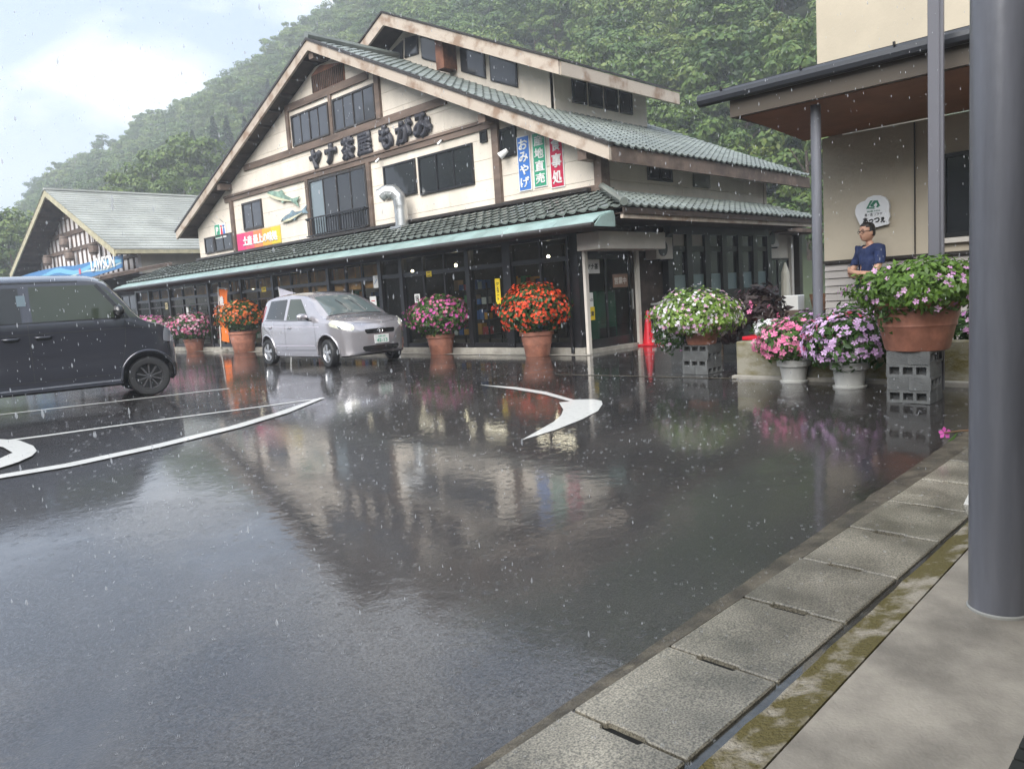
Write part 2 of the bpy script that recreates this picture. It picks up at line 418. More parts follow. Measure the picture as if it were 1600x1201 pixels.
walkmat = mat('damp_walkway_concrete', (0.34, 0.303, 0.248), 0.6, var=0.4, vscale=2.4, bump=0.2, bscale=90)
mossmat = mat('mossy_concrete_edge', (0.34, 0.30, 0.235), 0.7, col2=(0.11, 0.088, 0.022), vscale=7, lo=.47, hi=.62, bump=0.8, bscale=70)
plantermat = mat('mossy_planter_concrete', (0.26, 0.245, 0.195), 0.7, col2=(0.12, 0.10, 0.03), vscale=2.6, lo=.38, hi=.6, bump=0.4, bscale=40, vstretch=(1, 1, 2))
# ------------------------------------------------------------ ground
def axis(lo, hi, a, b, st):
    xs = []; x = a
    while x < b + 1e-6: xs.append(x); x += st
    k = st
    x = a
    while x > lo: k *= 1.35; x -= k; xs.insert(0, x)
    k = st; x = b
    while x < hi: k *= 1.35; x += k; xs.append(x)
    return xs
gx, gy = axis(-300, 600, -3, 13, .5), axis(-300, 600, -3, 18, .5)
me = bpy.data.meshes.new('asphalt_ground')
vs = [(x, y, zg(x, y) if x * .713 + y * .692 > -12 else zg(-8, -9)) for x in gx for y in gy]
ny = len(gy)
me.from_pydata(vs, [], [(i * ny + j, (i + 1) * ny + j, (i + 1) * ny + j + 1, i * ny + j + 1) for i in range(len(gx) - 1) for j in range(ny - 1)])
link('asphalt_ground', me, asphalt, None, 'structure', smooth=True)

def ground_poly(name, pts, dz, m, parent=None, kind=None, cuts=3, label=None):
    bm = bmesh.new(); vv = [bm.verts.new((p[0], p[1], 0)) for p in pts]; bm.faces.new(vv)
    bmesh.ops.triangulate(bm, faces=bm.faces[:])
    for _ in range(cuts):
        lg = [e for e in bm.edges if e.calc_length() > 0.35]
        if not lg: break
        bmesh.ops.subdivide_edges(bm, edges=lg, cuts=1); bmesh.ops.triangulate(bm, faces=bm.faces[:])
    bmesh.ops.recalc_face_normals(bm, faces=bm.faces)
    for v in bm.verts: v.co.z = zg(v.co.x, v.co.y) + dz
    me = bpy.data.meshes.new(name); bm.to_mesh(me); bm.free()
    if me.polygons and me.polygons[0].normal.z < 0: me.flip_normals()
    return link(name, me, m, parent, kind, label)
def strip_poly(pts, w):
    pts = [Vector((p[0], p[1])) for p in pts]; l = []; r = []
    ws = w if isinstance(w, list) else [w] * len(pts)
    for i, p in enumerate(pts):
        d = (pts[min(i + 1, len(pts) - 1)] - pts[max(i - 1, 0)]).normalized(); n = Vector((-d.y, d.x)) * ws[i] / 2
        l.append(p + n); r.append(p - n)
    return l + r[::-1]
G = lambda q: gnd(*q)
a, b = G((358, 607)), G((0, 648)); e = b + (b - a) * 0.7
ground_poly('parking_line', strip_poly([a, b, e], .10), .005, markpaint, None, 'structure', 5)
pts = [G(q) for q in ((500, 623), (367, 641), (210, 661.5), (70, 681), (0, 690))]
ground_poly('lane_line', strip_poly(pts + [pts[-1] * 2 - pts[-2]], [.07, .09, .10, .11, .11, .11]), .005, markpaint, None, 'structure', 5)
pts = [G(q) for q in ((504, 622), (440, 646), (367, 668), (245, 698), (105, 728), (0, 745.5))]
ground_poly('lane_edge_line', strip_poly(pts + [pts[-1] * 2 - pts[-2]], [.08, .17, .18, .18, .18, .17, .17]), .010, markpaint, None, 'structure', 5)
pts = [(140, 118), (300, 128), (440, 150), (560, 185), (650, 183), (685, 190), (690, 205), (670, 235), (600, 272), (480, 320), (325, 367), (400, 325), (470, 285), (505, 255), (515, 230), (495, 197), (545, 193), (430, 161), (300, 139)]
ground_poly('painted_turn_arrow', [G((700 + x / 2.857, 560 + y / 2.857)) for x, y in pts], .005, markpaint, None, 'structure', 5)
pts = [(-60, 676), (-10, 687), (30, 689.5), (52, 698), (58, 706), (50, 714), (28, 724), (-10, 736), (-60, 752), (-30, 729), (0, 718), (20, 709), (5, 700), (-30, 697)]
ground_poly('painted_turn_arrow', [G(q) for q in pts], .014, markpaint, None, 'structure', 5)
a, b = G((868, 585)), G((1152, 592))
ground_poly('concrete_edging_strip', strip_poly([a, b], .06), .006, kerbmat, None, 'structure', 5)
ground_poly('concrete_edging_strip', strip_poly([(10.93, 8.6), (10.93, 31)], .22), .006, concrete, None, 'structure', 4)

# ------------------------------------------------------------ drain, kerb, walkway
yo = lambda x: 1.477 - .0331 * (x - 1.695)
yi = lambda x: 1.072 - .034 * (x - 1.67)
ym = lambda x: 1.03 - .026 * (x - 1.7)
ys = lambda x: .876 - .010 * (x - 1.85)
def strip_solid(name, fa, fb, x0, x1, z0a, z0b, m, kind, jag=0.0, st=.12, par=None, rnd=0):
    """raised strip between two lines, tops at za (outer) / zb (inner) above the ground, with side skirts"""
    vs = []; fs = []; n = int((x1 - x0) / st) + 1
    for i in range(n + 1):
        x = x0 + (x1 - x0) * i / n
        ja = jag * (noise.noise((x * 5, 3, 0)) + .6 * noise.noise((x * 17, 9, 0)))
        a, b = fa(x) + ja, fb(x); g = zg(x, b)
        for q, (y, z) in enumerate(((a, -.05), (a, z0a), (a * .85 + b * .15, z0a + rnd), (b, z0b), (b, -.05))):
            vs.append((x, y, zg(x, y) + z))
    for i in range(n):
        for q in range(4): fs.append((i * 5 + q, i * 5 + q + 1, i * 5 + q + 6, i * 5 + q + 5))
    M = MB().add(vs, fs)
    return M.build(name, m, par, kind)
strip_solid('brown_kerb', lambda x: 1.535 - .008 * (x - 1.7), lambda x: yo(x) + .004, -1.5, 8.5, .006, .018, kerbmat, 'structure', .02)
strip_solid('drain_channel', lambda x: yi(x) + .02, lambda x: ym(x) - .02, -1.5, 8.5, .012, .010, chanmat, 'structure')
strip_solid('mossy_edging', lambda x: ym(x), lambda x: ys(x) + .003, -1.5, 8.5, .022, .05, mossmat, 'structure', .015)
strip_solid('walkway', lambda x: ys(x) - .006, lambda x: -6.0, -3, 8.5, .054, .16, walkmat, 'structure', st=.4)
strip_solid('joint_shade_strip', lambda x: yo(x) - .01, lambda x: yi(x) + .012, -1.4, 8.4, .004, .004, mat('joint_shade_black', (.006, .006, .005), .9), 'structure')  # black strip stands in for the shade down in joints and slots
cover = bpy.data.objects.new('drain_cover', None); COL.objects.link(cover); cover['kind'] = 'structure'
for k in range(-5, 13):
    x0 = 1.695 + .527 * k + .007; x1 = x0 + .513; ma, mb = .30, .66
    def P2(x, t): return (x, yo(x) * (1 - t) + yi(x) * t)
    pl = [P2(x0, 0), P2(x1, 0), P2(x1, ma), P2(x1 - .016, ma + .02), P2(x1 - .016, mb - .02), P2(x1, mb), P2(x1, 1), P2(x0, 1), P2(x0, mb), P2(x0 + .012, mb - .02), P2(x0 + .012, ma + .02), P2(x0, ma)]
    t_ = random.uniform(-.003, .003)
    vs = [(x, y, zg(x, y) - .03) for x, y in pl]; top = [(x, y, zg(x, y) + .026 + t_) for x, y in pl]
    n = len(pl); M = MB().add(vs + top, [tuple(range(n, 2 * n))] + [(i, (i + 1) % n, (i + 1) % n + n, i + n) for i in range(n)])
    M.build('cover_slab', wetslab, cover, bevel=.005)

# ------------------------------------------------------------ hills
ET = [(-1500, .03), (-900, .05), (-400, .07), (-200, .06), (0, .085), (50, .11), (95, .158), (150, .178), (215, .205), (260, .223), (330, .243), (395, .28), (430, .295), (480, .315), (530, .338), (560, .358), (700, .45), (900, .53), (1300, .55), (1800, .5), (2600, .4)]
def lerp_tab(T, x):
    if x <= T[0][0]: return T[0][1]
    for (a, u), (b, v) in zip(T, T[1:]):
        if x <= b: return u + (v - u) * (x - a) / (b - a)
    return T[-1][1]
FH = Vector((0.7177, 0.6964)); RH = Vector((0.6914, -0.7225))
S0T = [(-1500, 120), (-400, 95), (0, 88), (200, 88), (500, 74), (800, 60), (1000, 48), (1300, 40), (2600, 36)]
def hill(X, Y):
    s = X * FH.x + Y * FH.y; t = X * RH.x + Y * RH.y
    if s < 8: return -2.0
    px = max(-1500, min(2600, 800 + 1189 * t / s))
    s0 = lerp_tab(S0T, px); RR = 210 - max(0, min(1, (px - 300) / 900)) * 70
    e = lerp_tab(ET, px); u = (s - s0) / (RR - s0)
    H_ = e * RR
    z = H_ * (u if u < 1 else 1 + .12 * (u - 1)) if u > 0 else -2.0 + max(-1, u) * 1
    z += 2.2 * noise.noise((X * .035, Y * .035, 0)) * max(0, min(1, u * 3))
    return z
hx = [-260 + i * 6 for i in range(0, 130)]; hy = hx
me = bpy.data.meshes.new('hillside'); vs = []; idx = {}; fs = []
for i, x in enumerate(hx):
    for j, y in enumerate(hx):
        s = x * FH.x + y * FH.y
        if s > 30 and s < 420: idx[i, j] = len(vs); vs.append((x, y, hill(x, y)))
for (i, j) in idx:
    q = [(i, j), (i + 1, j), (i + 1, j + 1), (i, j + 1)]
    if all(c in idx for c in q): fs.append(tuple(idx[c] for c in q))
me.from_pydata(vs, [], fs)
hillmat = mat('forest_floor', (0.045, 0.06, 0.028), 0.9, var=0.4, vscale=.2)
link('hillside', me, hillmat, None, 'structure', smooth=True)

# ------------------------------------------------------------ trees
def crown_mesh(name, seed, Rx, Rz, zc, nclump, nleaf, ls, m):
    rnd = random.Random(seed); vs = []; fs = []
    for c in range(nclump):
        while True:
            p = Vector((rnd.uniform(-1, 1), rnd.uniform(-1, 1), rnd.uniform(-.8, 1)))
            if .45 < p.length < 1: break
        q = Vector((p.x * Rx, p.y * Rx, zc + p.z * Rz)); cr_ = rnd.uniform(.55, 1.0) * Rx * .40
        for l in range(nleaf):
            d = Vector((rnd.gauss(0, 1), rnd.gauss(0, 1), rnd.gauss(.25, .7))).normalized()
            o = q + Vector((d.x, d.y, d.z * .62)) * cr_ * rnd.uniform(.65, 1.05)
            n = (d + Vector((rnd.uniform(-.6, .6), rnd.uniform(-.6, .6), rnd.uniform(0, .9)))).normalized()
            u = n.orthogonal().normalized(); u.rotate(Matrix.Rotation(rnd.uniform(0, 6.28), 3, n)); w = n.cross(u)
            s = ls * rnd.uniform(.6, 1.3); k = len(vs)
            vs += [o - u * s, o - w * s * .6, o + u * s, o + w * s * .6]; fs.append((k, k + 1, k + 2, k + 3))
    me = bpy.data.meshes.new(name); me.from_pydata([tuple(v) for v in vs], [], fs); me.materials.append(m); return me
def conifer_mesh(name, seed, R_, Ht, m):
    rnd = random.Random(seed); vs = []; fs = []
    for l in range(900):
        h = rnd.random() ** .8; r = R_ * (1 - h) * rnd.uniform(.55, 1.05) * (1 + .22 * math.sin(h * 60)) + .08; a = rnd.uniform(0, 6.283)
        o = Vector((r * math.cos(a), r * math.sin(a), Ht * (.1 + .9 * h)))
        u = Vector((math.cos(a), math.sin(a), -.55 + rnd.uniform(-.3, .3))).normalized(); w = Vector((-math.sin(a), math.cos(a), rnd.uniform(-.4, .4)))
        s = .42 * rnd.uniform(.6, 1.3) * (1 - .45 * h); k = len(vs)
        vs += [o - u * s, o - w * s * .5, o + u * s, o + w * s * .5]; fs.append((k, k + 1, k + 2, k + 3))
    me = bpy.data.meshes.new(name); me.from_pydata([tuple(v) for v in vs], [], fs); me.materials.append(m); return me
def trunk_mesh(name, h, r):
    M = MB().tube([(0, 0, -1), (.05, .02, h * .5), (0, .1, h)], [r, r * .8, r * .4], 7)
    for i in range(4):
        a = i * 1.7; M.tube([(0, 0, h * (.55 + .1 * i)), (math.cos(a) * h * .25, math.sin(a) * h * .25, h * (.85 + .08 * i))], [r * .4, r * .12], 5)
    me = M.mesh(name); me.materials.append(bark); return me
BROAD = [(crown_mesh('broadleaf_crown', 10 + i, *pr, leaf_forest), trunk_mesh('trunk', pr[2], .16)) for i, pr in enumerate(((2.9, 2.6, 4.6, 26, 110, .19), (3.5, 2.3, 4.3, 32, 100, .20), (2.1, 3.1, 5.0, 22, 110, .18), (3.0, 2.0, 3.9, 28, 100, .19)))]
LIGHT = [(crown_mesh('bright_crown', 30 + i, *pr, leaf_bright), trunk_mesh('trunk', pr[2], .15)) for i, pr in enumerate(((2.8, 2.3, 4.0, 28, 105, .19), (3.1, 2.2, 3.8, 30, 100, .19)))]
CONI = [(conifer_mesh('conifer_crown', 50 + i, 1.9 + .2 * i, 10 + i, leaf_conifer), trunk_mesh('trunk', 6, .18)) for i in range(2)]
def plant_tree(proto, p, sc, rz, label, group, nm):
    t = thing(nm, label, 'tree', p, rz, group); t.scale = (sc, sc, sc * random.uniform(.9, 1.12))
    link('crown', proto[0], None, t); link('trunk', proto[1], None, t); return t
def project(P):
    d = Vector(P) - CAM; z = d.dot(FWD)
    return (800.95 + FOC * d.dot(RGT) / z, 593.4 + FOC * d.dot(DWN) / z, z) if z > .1 else (0, 0, -1)
def hillhit(px, py):
    r = ray(px, py); s = 30
    while s < 300:
        p = CAM + r * s
        if p.z < hill(p.x, p.y): return p
        s += .7
    return None
SKYL = [(-100, 425), (15, 425), (70, 297), (300, 300), (330, 300), (480, 62), (560, 60), (597, 20), (870, 95), (1060, 150), (1062, 230), (1275, 270), (1276, 0), (1700, 0)]
sites = []
rr_ = random.Random(5)
for i in range(4600):
    s = 40 + 190 * rr_.random() ** .8; tt = rr_.uniform(-.80, .46) * s
    X, Y = FH.x * s + RH.x * tt, FH.y * s + RH.y * tt; z = hill(X, Y)
    if z < .4: continue
    px, py, d = project((X, Y, z + 4))
    if not -60 < px < 1320: continue
    sites.append((d, px, py, (X, Y, z - .4)))
sites.sort()
acc = []; grid = {}
for q in sites:                                     # keep crowns a little apart
    X, Y, z = q[3]; gk = (int(X // 3), int(Y // 3)); mind = 2.2 if q[0] < 110 else 2.7
    if any((X - a[3][0]) ** 2 + (Y - a[3][1]) ** 2 < mind ** 2 for i in (-1, 0, 1) for j in (-1, 0, 1) for a in grid.get((gk[0] + i, gk[1] + j), [])): continue
    grid.setdefault(gk, []).append(q); acc.append(q)
ntree = 0; far = []
for d, px, py, p in acc:
    vis = py < lerp_tab(SKYL, px) + 12 and py > -60
    zone = 'left of the big gable' if px < 400 else 'just above the clerestory roof' if px < 860 else 'high above the right end of the long roof' if py < 120 else 'low behind the right end of the long roof'
    nz_ = noise.noise((p[0] * .05, p[1] * .05, 4))
    if vis and ntree < 255:
        ntree += 1
        if nz_ > .22 and px > 150: plant_tree(rr_.choice(LIGHT), p, rr_.uniform(.75, 1.1), rr_.uniform(0, 6), f'light green broadleaf tree on the hillside, {zone}', f'light green hillside trees {zone}', 'broadleaf_tree')
        else: plant_tree(rr_.choice(BROAD), p, rr_.uniform(.75, 1.25), rr_.uniform(0, 6), f'dark green broadleaf tree on the hillside, {zone}', f'dark green hillside trees {zone}', 'broadleaf_tree')
    else: far.append((p, rr_.uniform(.6, 1.3), rr_.uniform(0, 6.28), nz_))
# trees that stand out
for px, py, s, sc, lab in ((776, 20, 118, 1.25, 'left of two tall dark conifers rising behind the clerestory roof'), (808, 8, 116, 1.35, 'right and taller of two dark conifers rising behind the clerestory roof'),
                           (299, 196, 118, 1.0, 'slim dark conifer at the left end of the row above the bright trees'), (331, 178, 118, 1.2, 'pointed dark conifer second in the row above the bright trees'), (352, 174, 119, 1.25, 'tallest dark conifer in the row above the bright trees'), (380, 176, 120, 1.15, 'dark conifer at the right of the row, beside the big gable'), (417, 120, 150, 1.1, 'single hazy conifer high on the slope by the big gable')):
    r = ray(px, py); p = CAM + r * s; ht = 11 * sc
    plant_tree(CONI[0], (p.x, p.y, p.z - ht * .97), sc, 1.0 * px, lab, 'conifers on the hillside', 'conifer_tree')
for px, py, s, sc, lab in ((205, 262, 84, 1.0, 'small bright green tree just above the left end of the low gabled roof'), (238, 250, 85, 1.15, 'bright green round tree above the low gabled roof'), (268, 238, 86, 1.25, 'tallest bright green tree above the low gabled roof'), (300, 232, 87, 1.3, 'bright green tree above the low roof next to the big gable'), (328, 236, 88, 1.25, 'bright green tree touching the slope of the big gable'), (285, 268, 80, 1.0, 'low bright green bush tree in front of the taller bright trees'),
                           (1085, 125, 58, 1.0, 'yellowish green tree beside the end of the clerestory eave'), (1065, 150, 56, .8, 'small yellow leaved tree at the end of the clerestory eave'), (1222, 225, 48, .8, 'bright green bush under the dark canopy corner'), (1245, 232, 47, .8, 'bright green bush next to the round grey column')):
    r = ray(px, py); p = CAM + r * s
    plant_tree(LIGHT[int(px) % 2], (p.x, p.y, p.z - 6.1 * sc), sc, px, lab, 'bright trees behind the buildings', 'bright_tree')
for px, py, s, sc, lab in ((5, 335, 74, 1.2, 'dark leafy tree at the far left edge behind the low gable'), (32, 345, 76, 1.0, 'dark leafy tree just left of the low gable roof'), (-20, 330, 72, 1.2, 'dark leafy tree cut by the left edge of the view'), (14, 365, 68, .9, 'low green tree at the left under the low gable eave')):
    r = ray(px, py); p = CAM + r * s
    plant_tree(BROAD[int(abs(px)) % 4], (p.x, p.y, p.z - 7.0 * sc), sc, px, lab, 'trees at the left edge', 'broadleaf_tree')
# the rest of the wood: one object, instanced crowns
proto_col = bpy.data.collections.new('forest_prototypes')
for i, (c, t) in enumerate(BROAD + BROAD[:2] + LIGHT[:1]):
    o = bpy.data.objects.new('forest_crown', c); proto_col.objects.link(o)
def instancer(name, pts, coll, kind='stuff'):
    me = bpy.data.meshes.new(name); me.from_pydata([p[0] for p in pts], [], [])
    a = me.attributes.new('sc', 'FLOAT', 'POINT'); a.data.foreach_set('value', [p[1] for p in pts])
    a = me.attributes.new('rz', 'FLOAT', 'POINT'); a.data.foreach_set('value', [p[2] for p in pts])
    o = link(name, me, None, None, kind)
    ng = bpy.data.node_groups.new(name, 'GeometryNodeTree')
    ng.interface.new_socket('Geometry', in_out='INPUT', socket_type='NodeSocketGeometry'); ng.interface.new_socket('Geometry', in_out='OUTPUT', socket_type='NodeSocketGeometry')
    N = ng.nodes; L = ng.links; gi = N.new('NodeGroupInput'); go = N.new('NodeGroupOutput')
    ci = N.new('GeometryNodeCollectionInfo'); ci.inputs['Collection'].default_value = coll; ci.inputs['Separate Children'].default_value = True
    ip = N.new('GeometryNodeInstanceOnPoints'); ip.inputs['Pick Instance'].default_value = True
    s1 = N.new('GeometryNodeInputNamedAttribute'); s1.data_type = 'FLOAT'; s1.inputs['Name'].default_value = 'sc'
    s2 = N.new('GeometryNodeInputNamedAttribute'); s2.data_type = 'FLOAT'; s2.inputs['Name'].default_value = 'rz'
    cx = N.new('ShaderNodeCombineXYZ'); L.new(s2.outputs['Attribute'], cx.inputs['Z'])
    L.new(gi.outputs[0], ip.inputs['Points']); L.new(ci.outputs[0], ip.inputs['Instance']); L.new(cx.outputs[0], ip.inputs['Rotation']); L.new(s1.outputs['Attribute'], ip.inputs['Scale'])
    L.new(ip.outputs[0], go.inputs[0])
    md = o.modifiers.new('wood', 'NODES'); md.node_group = ng
    return o
wood = instancer('wooded_hillside', far, proto_col)
# unseen wooded skyline added round the other sides, for reflections and shade
back = []
for i in range(1500):
    a = rr_.uniform(1.35, 5.6) + R(44); d = rr_.uniform(90, 190); X, Y = d * math.cos(a), d * math.sin(a)
    if X * FH.x + Y * FH.y < 20: back.append(((X, Y, (d - 90) * .42 - 1), rr_.uniform(1.5, 2.6), rr_.uniform(0, 6), 0))
instancer('added_far_wood', back, proto_col)
vs = []; fs = []; n = 60
for i in range(n + 1):
    a = 1.35 + R(44) + (5.6 - 1.35) * i / n
    for d, z in ((80, -3), (140, 20), (230, 62), (300, 66)): vs.append((d * math.cos(a), d * math.sin(a), z + 3 * math.sin(i * 1.7)))
for i in range(n):
    for k in range(3): fs.append((i * 4 + k, i * 4 + k + 1, i * 4 + k + 5, i * 4 + k + 4))
me = bpy.data.meshes.new('added_far_slope'); me.from_pydata(vs, [], fs); link('added_far_slope', me, hillmat, None, 'structure', smooth=True)  # unseen slope added under that wood, also for reflections

# ------------------------------------------------------------ haze
hz = bpy.data.materials.new('rain_haze'); hz.use_nodes = True; N = hz.node_tree.nodes
for n in list(N):
    if n.type != 'OUTPUT_MATERIAL': N.remove(n)
pv = N.new('ShaderNodeVolumePrincipled'); pv.inputs['Color'].default_value = (0.90, 0.94, 1.0, 1); pv.inputs['Density'].default_value = 0.0020
pv.inputs['Anisotropy'].default_value = 0.2
hz.node_tree.links.new(pv.outputs[0], [n for n in N if n.type == 'OUTPUT_MATERIAL'][0].inputs['Volume'])
MB().box(-700, 900, -700, 900, -4.5, 150).build('haze', hz, None, 'stuff')
# ------------------------------------------------------------ main shop building
XW, XF = 12.7, 11.2                         # upper gable wall, shop front
APY, APZ, SR, SL = 18.87, 8.52, .46, .4275   # ridge, slopes of the two roof sides
RX0, RX1 = 12.2, 21.5
bld = thing('shop_building', 'long cream two storey building with dark timber bands, tiled gable roof and glazed shop front', 'building', (XW, 18, 0))
def roofz(y): return APZ - (SR * (APY - y) if y < APY else SL * (y - APY))

def slab(name, pts, vec, m, parent=bld, **k): return MB().prism(pts, vec).build(name, m, parent, **k)

# gable wall, built up from siding panels cut to the roof line
def panel_wall(X, y0, y1, z0, z1, clips, rows, split, m, th, parent, jy=.0):
    r = 0; z = z0
    while z < z1 - .02:
        zz = min(z + rows, z1); y = y0 + (split / 2 if r % 2 else 0) - split
        while y < y1:
            a, b = max(y, y0), min(y + split, y1)
            if b - a > .05:
                poly = [(a + .003, z + .004), (b - .003, z + .004), (b - .003, zz - .004), (a + .003, zz - .004)]
                for c in clips:
                    if len(poly) >= 3: poly = clip_poly(poly, *c)
                if len(poly) >= 3:
                    MB().prism([(X + random.uniform(0, .003), q[0], q[1]) for q in poly], (th, 0, 0)).build('siding_panel', m, parent)
            y += split
        z = zz; r += 1
clipR = (-SR, 1, APZ - SR * APY - .30); clipL = (SL, 1, APZ + SL * APY - .30)
wall = MB()
gp = [(9.5, 2.4), (28.0, 2.4), (28.0, roofz(28) - .3), (APY, APZ - .33), (9.5, roofz(9.5) - .32)]
wall.prism([(XW + .04, y, z) for y, z in gp], (.15, 0, 0)).build('gable_wall', soffit, bld)
panel_wall(XW, 9.52, 28.0, 2.95, 8.0, [clipR, clipL], .455, 3.03, cream, .036, bld)
# right hand side wall and the two hidden ones
MB().box(XW + .19, 20.0, 9.54, 9.7, 2.4, roofz(9.5) - .34).build('side_wall', soffit, bld)
z = 2.95
while z < roofz(9.5) - .5:
    x = XW + .1
    while x < 19.9:
        x2 = min(x + 3.03, 19.95); MB().box(x + .003, x2 - .003, 9.5, 9.54, z + .004, min(z + .455, roofz(9.5) - .36) - .004).build('siding_panel', cream_side, bld); x = x2
    z += .455
MB().box(20.0, 20.15, 9.5, 28, 0, 4.0).build('back_wall', cream, bld)
MB().box(XW + .2, 20, 27.8, 27.95, 0, 4.0).build('far_side_wall', cream, bld)

# roof deck, soffit and boards
def slope_prism(ya, yb, x0, x1, zoff, th, m, name, parent=bld, zf=roofz):
    return MB().prism([(x0, ya, zf(ya) + zoff), (x0, yb, zf(yb) + zoff), (x0, yb, zf(yb) + zoff - th), (x0, ya, zf(ya) + zoff - th)], (x1 - x0, 0, 0)).build(name, m, parent)
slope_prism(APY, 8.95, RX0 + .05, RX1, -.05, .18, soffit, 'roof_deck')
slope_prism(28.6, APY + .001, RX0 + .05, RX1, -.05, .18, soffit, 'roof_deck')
slope_prism(APY, 8.87, RX0 - .02, RX0 + .05, -.02, .27, fascia, 'rake_board'); slope_prism(28.7, APY + .002, RX0 - .02, RX0 + .05, -.02, .27, fascia, 'rake_board')
slope_prism(APY, 8.85, RX0 - .05, RX0 + .10, .05, .07, darkbrown, 'rake_flashing'); slope_prism(28.74, APY + .004, RX0 - .05, RX0 + .10, .05, .07, darkbrown, 'rake_flashing')
MB().box(RX0 + .05, RX1, 8.87, 8.945, roofz(8.9) - .32, roofz(8.9) - .03).build('eave_board', timber, bld)
MB().box(RX0 + .05, RX1, 28.6, 28.67, roofz(28.6) - .3, roofz(28.6) - .03).build('eave_board', timber, bld)
for i in range(14):                            # rafters under the gable overhang
    for sgn in (1, -1):
        y = APY + sgn * (.4 + i * .72)
        if 9.1 < y < 28.4: MB().box(RX0 + .06, XW + .02, y - .05, y + .05, roofz(y) - .30, roofz(y) - .22).build('rafter', soffit, bld)
for y in (12.35, 25.15, 18.87, 9.6): MB().box(RX0 + .07, XW, y - .11, y + .11, roofz(y) - .50, roofz(y) - .30).build('purlin_end', timber, bld)

# tiles
TW, TL = .245, .27
def tile_shape():
    pr = [(0, .0), (.12, .004), (.25, .004 - .018), (.5, -.026), (.72, -.018), (.86, .012), (1, .022)]
    vs = []; fs = []
    n = len(pr)
    for v, dz in ((0, .030), (1.06, .0)):
        for u, h in pr: vs.append((u * TW, v * TL, h + dz))
    for i in range(n - 1): fs.append((i, i + 1, n + i + 1, n + i))
    for u, h in pr: vs.append((u * TW, -.004, h - .004))
    for i in range(n - 1): fs.append((2 * n + i, 2 * n + i + 1, i + 1, i))
    return vs, fs
TV, TF = tile_shape()
def tile_frame(o, along, up):                 # o: eave corner, along: eave direction, up: up-slope direction
    a, u = Vector(along).normalized(), Vector(up).normalized(); n = a.cross(u)
    if n.z < 0: n = -n
    return lambda c, r: Matrix(((a.x, u.x, n.x, 0), (a.y, u.y, n.y, 0), (a.z, u.z, n.z, 0), (0, 0, 0, 1))), Vector(o), a, u, n
def tiles(name, o, along, up, na, nu, single, parent, keep=lambda p: True):
    """na x nu tiles; those for which single(i,r) holds are parts of their own, the rest one mesh"""
    a, u = Vector(along).normalized(), Vector(up).normalized(); n = a.cross(u); o = Vector(o)
    if n.z < 0: n = -n
    M = MB(); me = bpy.data.meshes.new('roof_tile'); me.from_pydata(TV, [], TF); me.materials.append(tile)
    off = root_off(parent); rot = Matrix((a, u, n)).transposed().to_4x4()
    for i in range(na):
        for r in range(nu):
            p = o + a * (i * TW) + u * (r * TL) + n * (.012 * noise.noise((i * .9, r * 1.1, o.x)))
            if not keep(p): continue
            if single(i, r):
                ob = bpy.data.objects.new('roof_tile', me); COL.objects.link(ob); ob.parent = parent
                ob.matrix_local = Matrix.Translation(p - off) @ rot
            else:
                M.add([p + a * x + u * y + n * z for x, y, z in TV], TF)
    if M.v: M.build(name, tile, parent, 'stuff', fixn=False)
upR = Vector((0, 1, SR)); nR = int((APY - 8.82) * math.sqrt(1 + SR * SR) / TL)
tiles('roof_tiles', (RX0 + .08, 8.82, roofz(8.82) + .03), (1, 0, 0), upR, int((RX1 - RX0 - .1) / TW), nR, lambda i, r: r < 3, bld)
tiles('roof_tiles', (RX1 - .02, 28.76, roofz(28.76) + .03), (-1, 0, 0), (0, -1, SL), int((RX1 - RX0 - .1) / TW), int(9.88 * math.sqrt(1 + SL * SL) / TL), lambda i, r: False, bld)
MB().tube([(RX0 - .03, APY, APZ + .10), (RX1, APY, APZ + .10)], .11, 8).build('ridge_cap', tile, bld)

# timber bands on the gable
def band(y0, y1, z0, h, d=.05, m=timber, name='timber_band', X=XW): return MB().box(X - d, X + .01, y0, y1, z0, z0 + h).build(name, m, bld)
band(13.9, 24.0, 5.80, .19, .06); band(12.43, 25.6, 4.97, .13, .05); band(12.43, 25.6, 5.11, .07, .08)
band(16.9, 21.15, 7.08, .20, .055); band(9.45, 12.2, 3.12, .17, .05); band(12.4, 28.0, 3.02, .15, .04)
def vpost(y, z0, z1, w=.17, d=.07, m=timber): return MB().box(XW - d, XW + .01, y - w / 2, y + w / 2, z0, z1).build('timber_post', m, bld)
vpost(12.33, 3.0, roofz(12.33) - .4, .2, .09); vpost(25.15, 3.0, 5.0, .2); vpost(21.05, 5.98, 7.10, .15); vpost(16.52, 5.98, 7.12, .19, .08); vpost(18.75, 5.98, 7.09, .13, .05)
vpost(17.2, 3.2, 4.98, .15); vpost(20.3, 3.2, 4.98, .15)
MB().box(XW - .12, XW + .17, 9.38, 9.56, 2.9, roofz(9.5) - .35).build('corner_post', timber, bld)
# louvred vent under the apex
v = MB().prism([(XW - .03, 19.55, 7.28), (XW - .03, 17.95, 7.28), (XW - .03, 17.95, 7.78), (XW - .03, 19.1, 7.96), (XW - .03, 19.55, 7.80)], (.05, 0, 0)).build('gable_vent', rust, bld)
for i in range(17):
    y = 17.99 + i * .094; MB().box(XW - .055, XW - .03, y, y + .045, 7.30, min(7.76, roofz(y) - .36)).build('vent_slat', soffit, v)

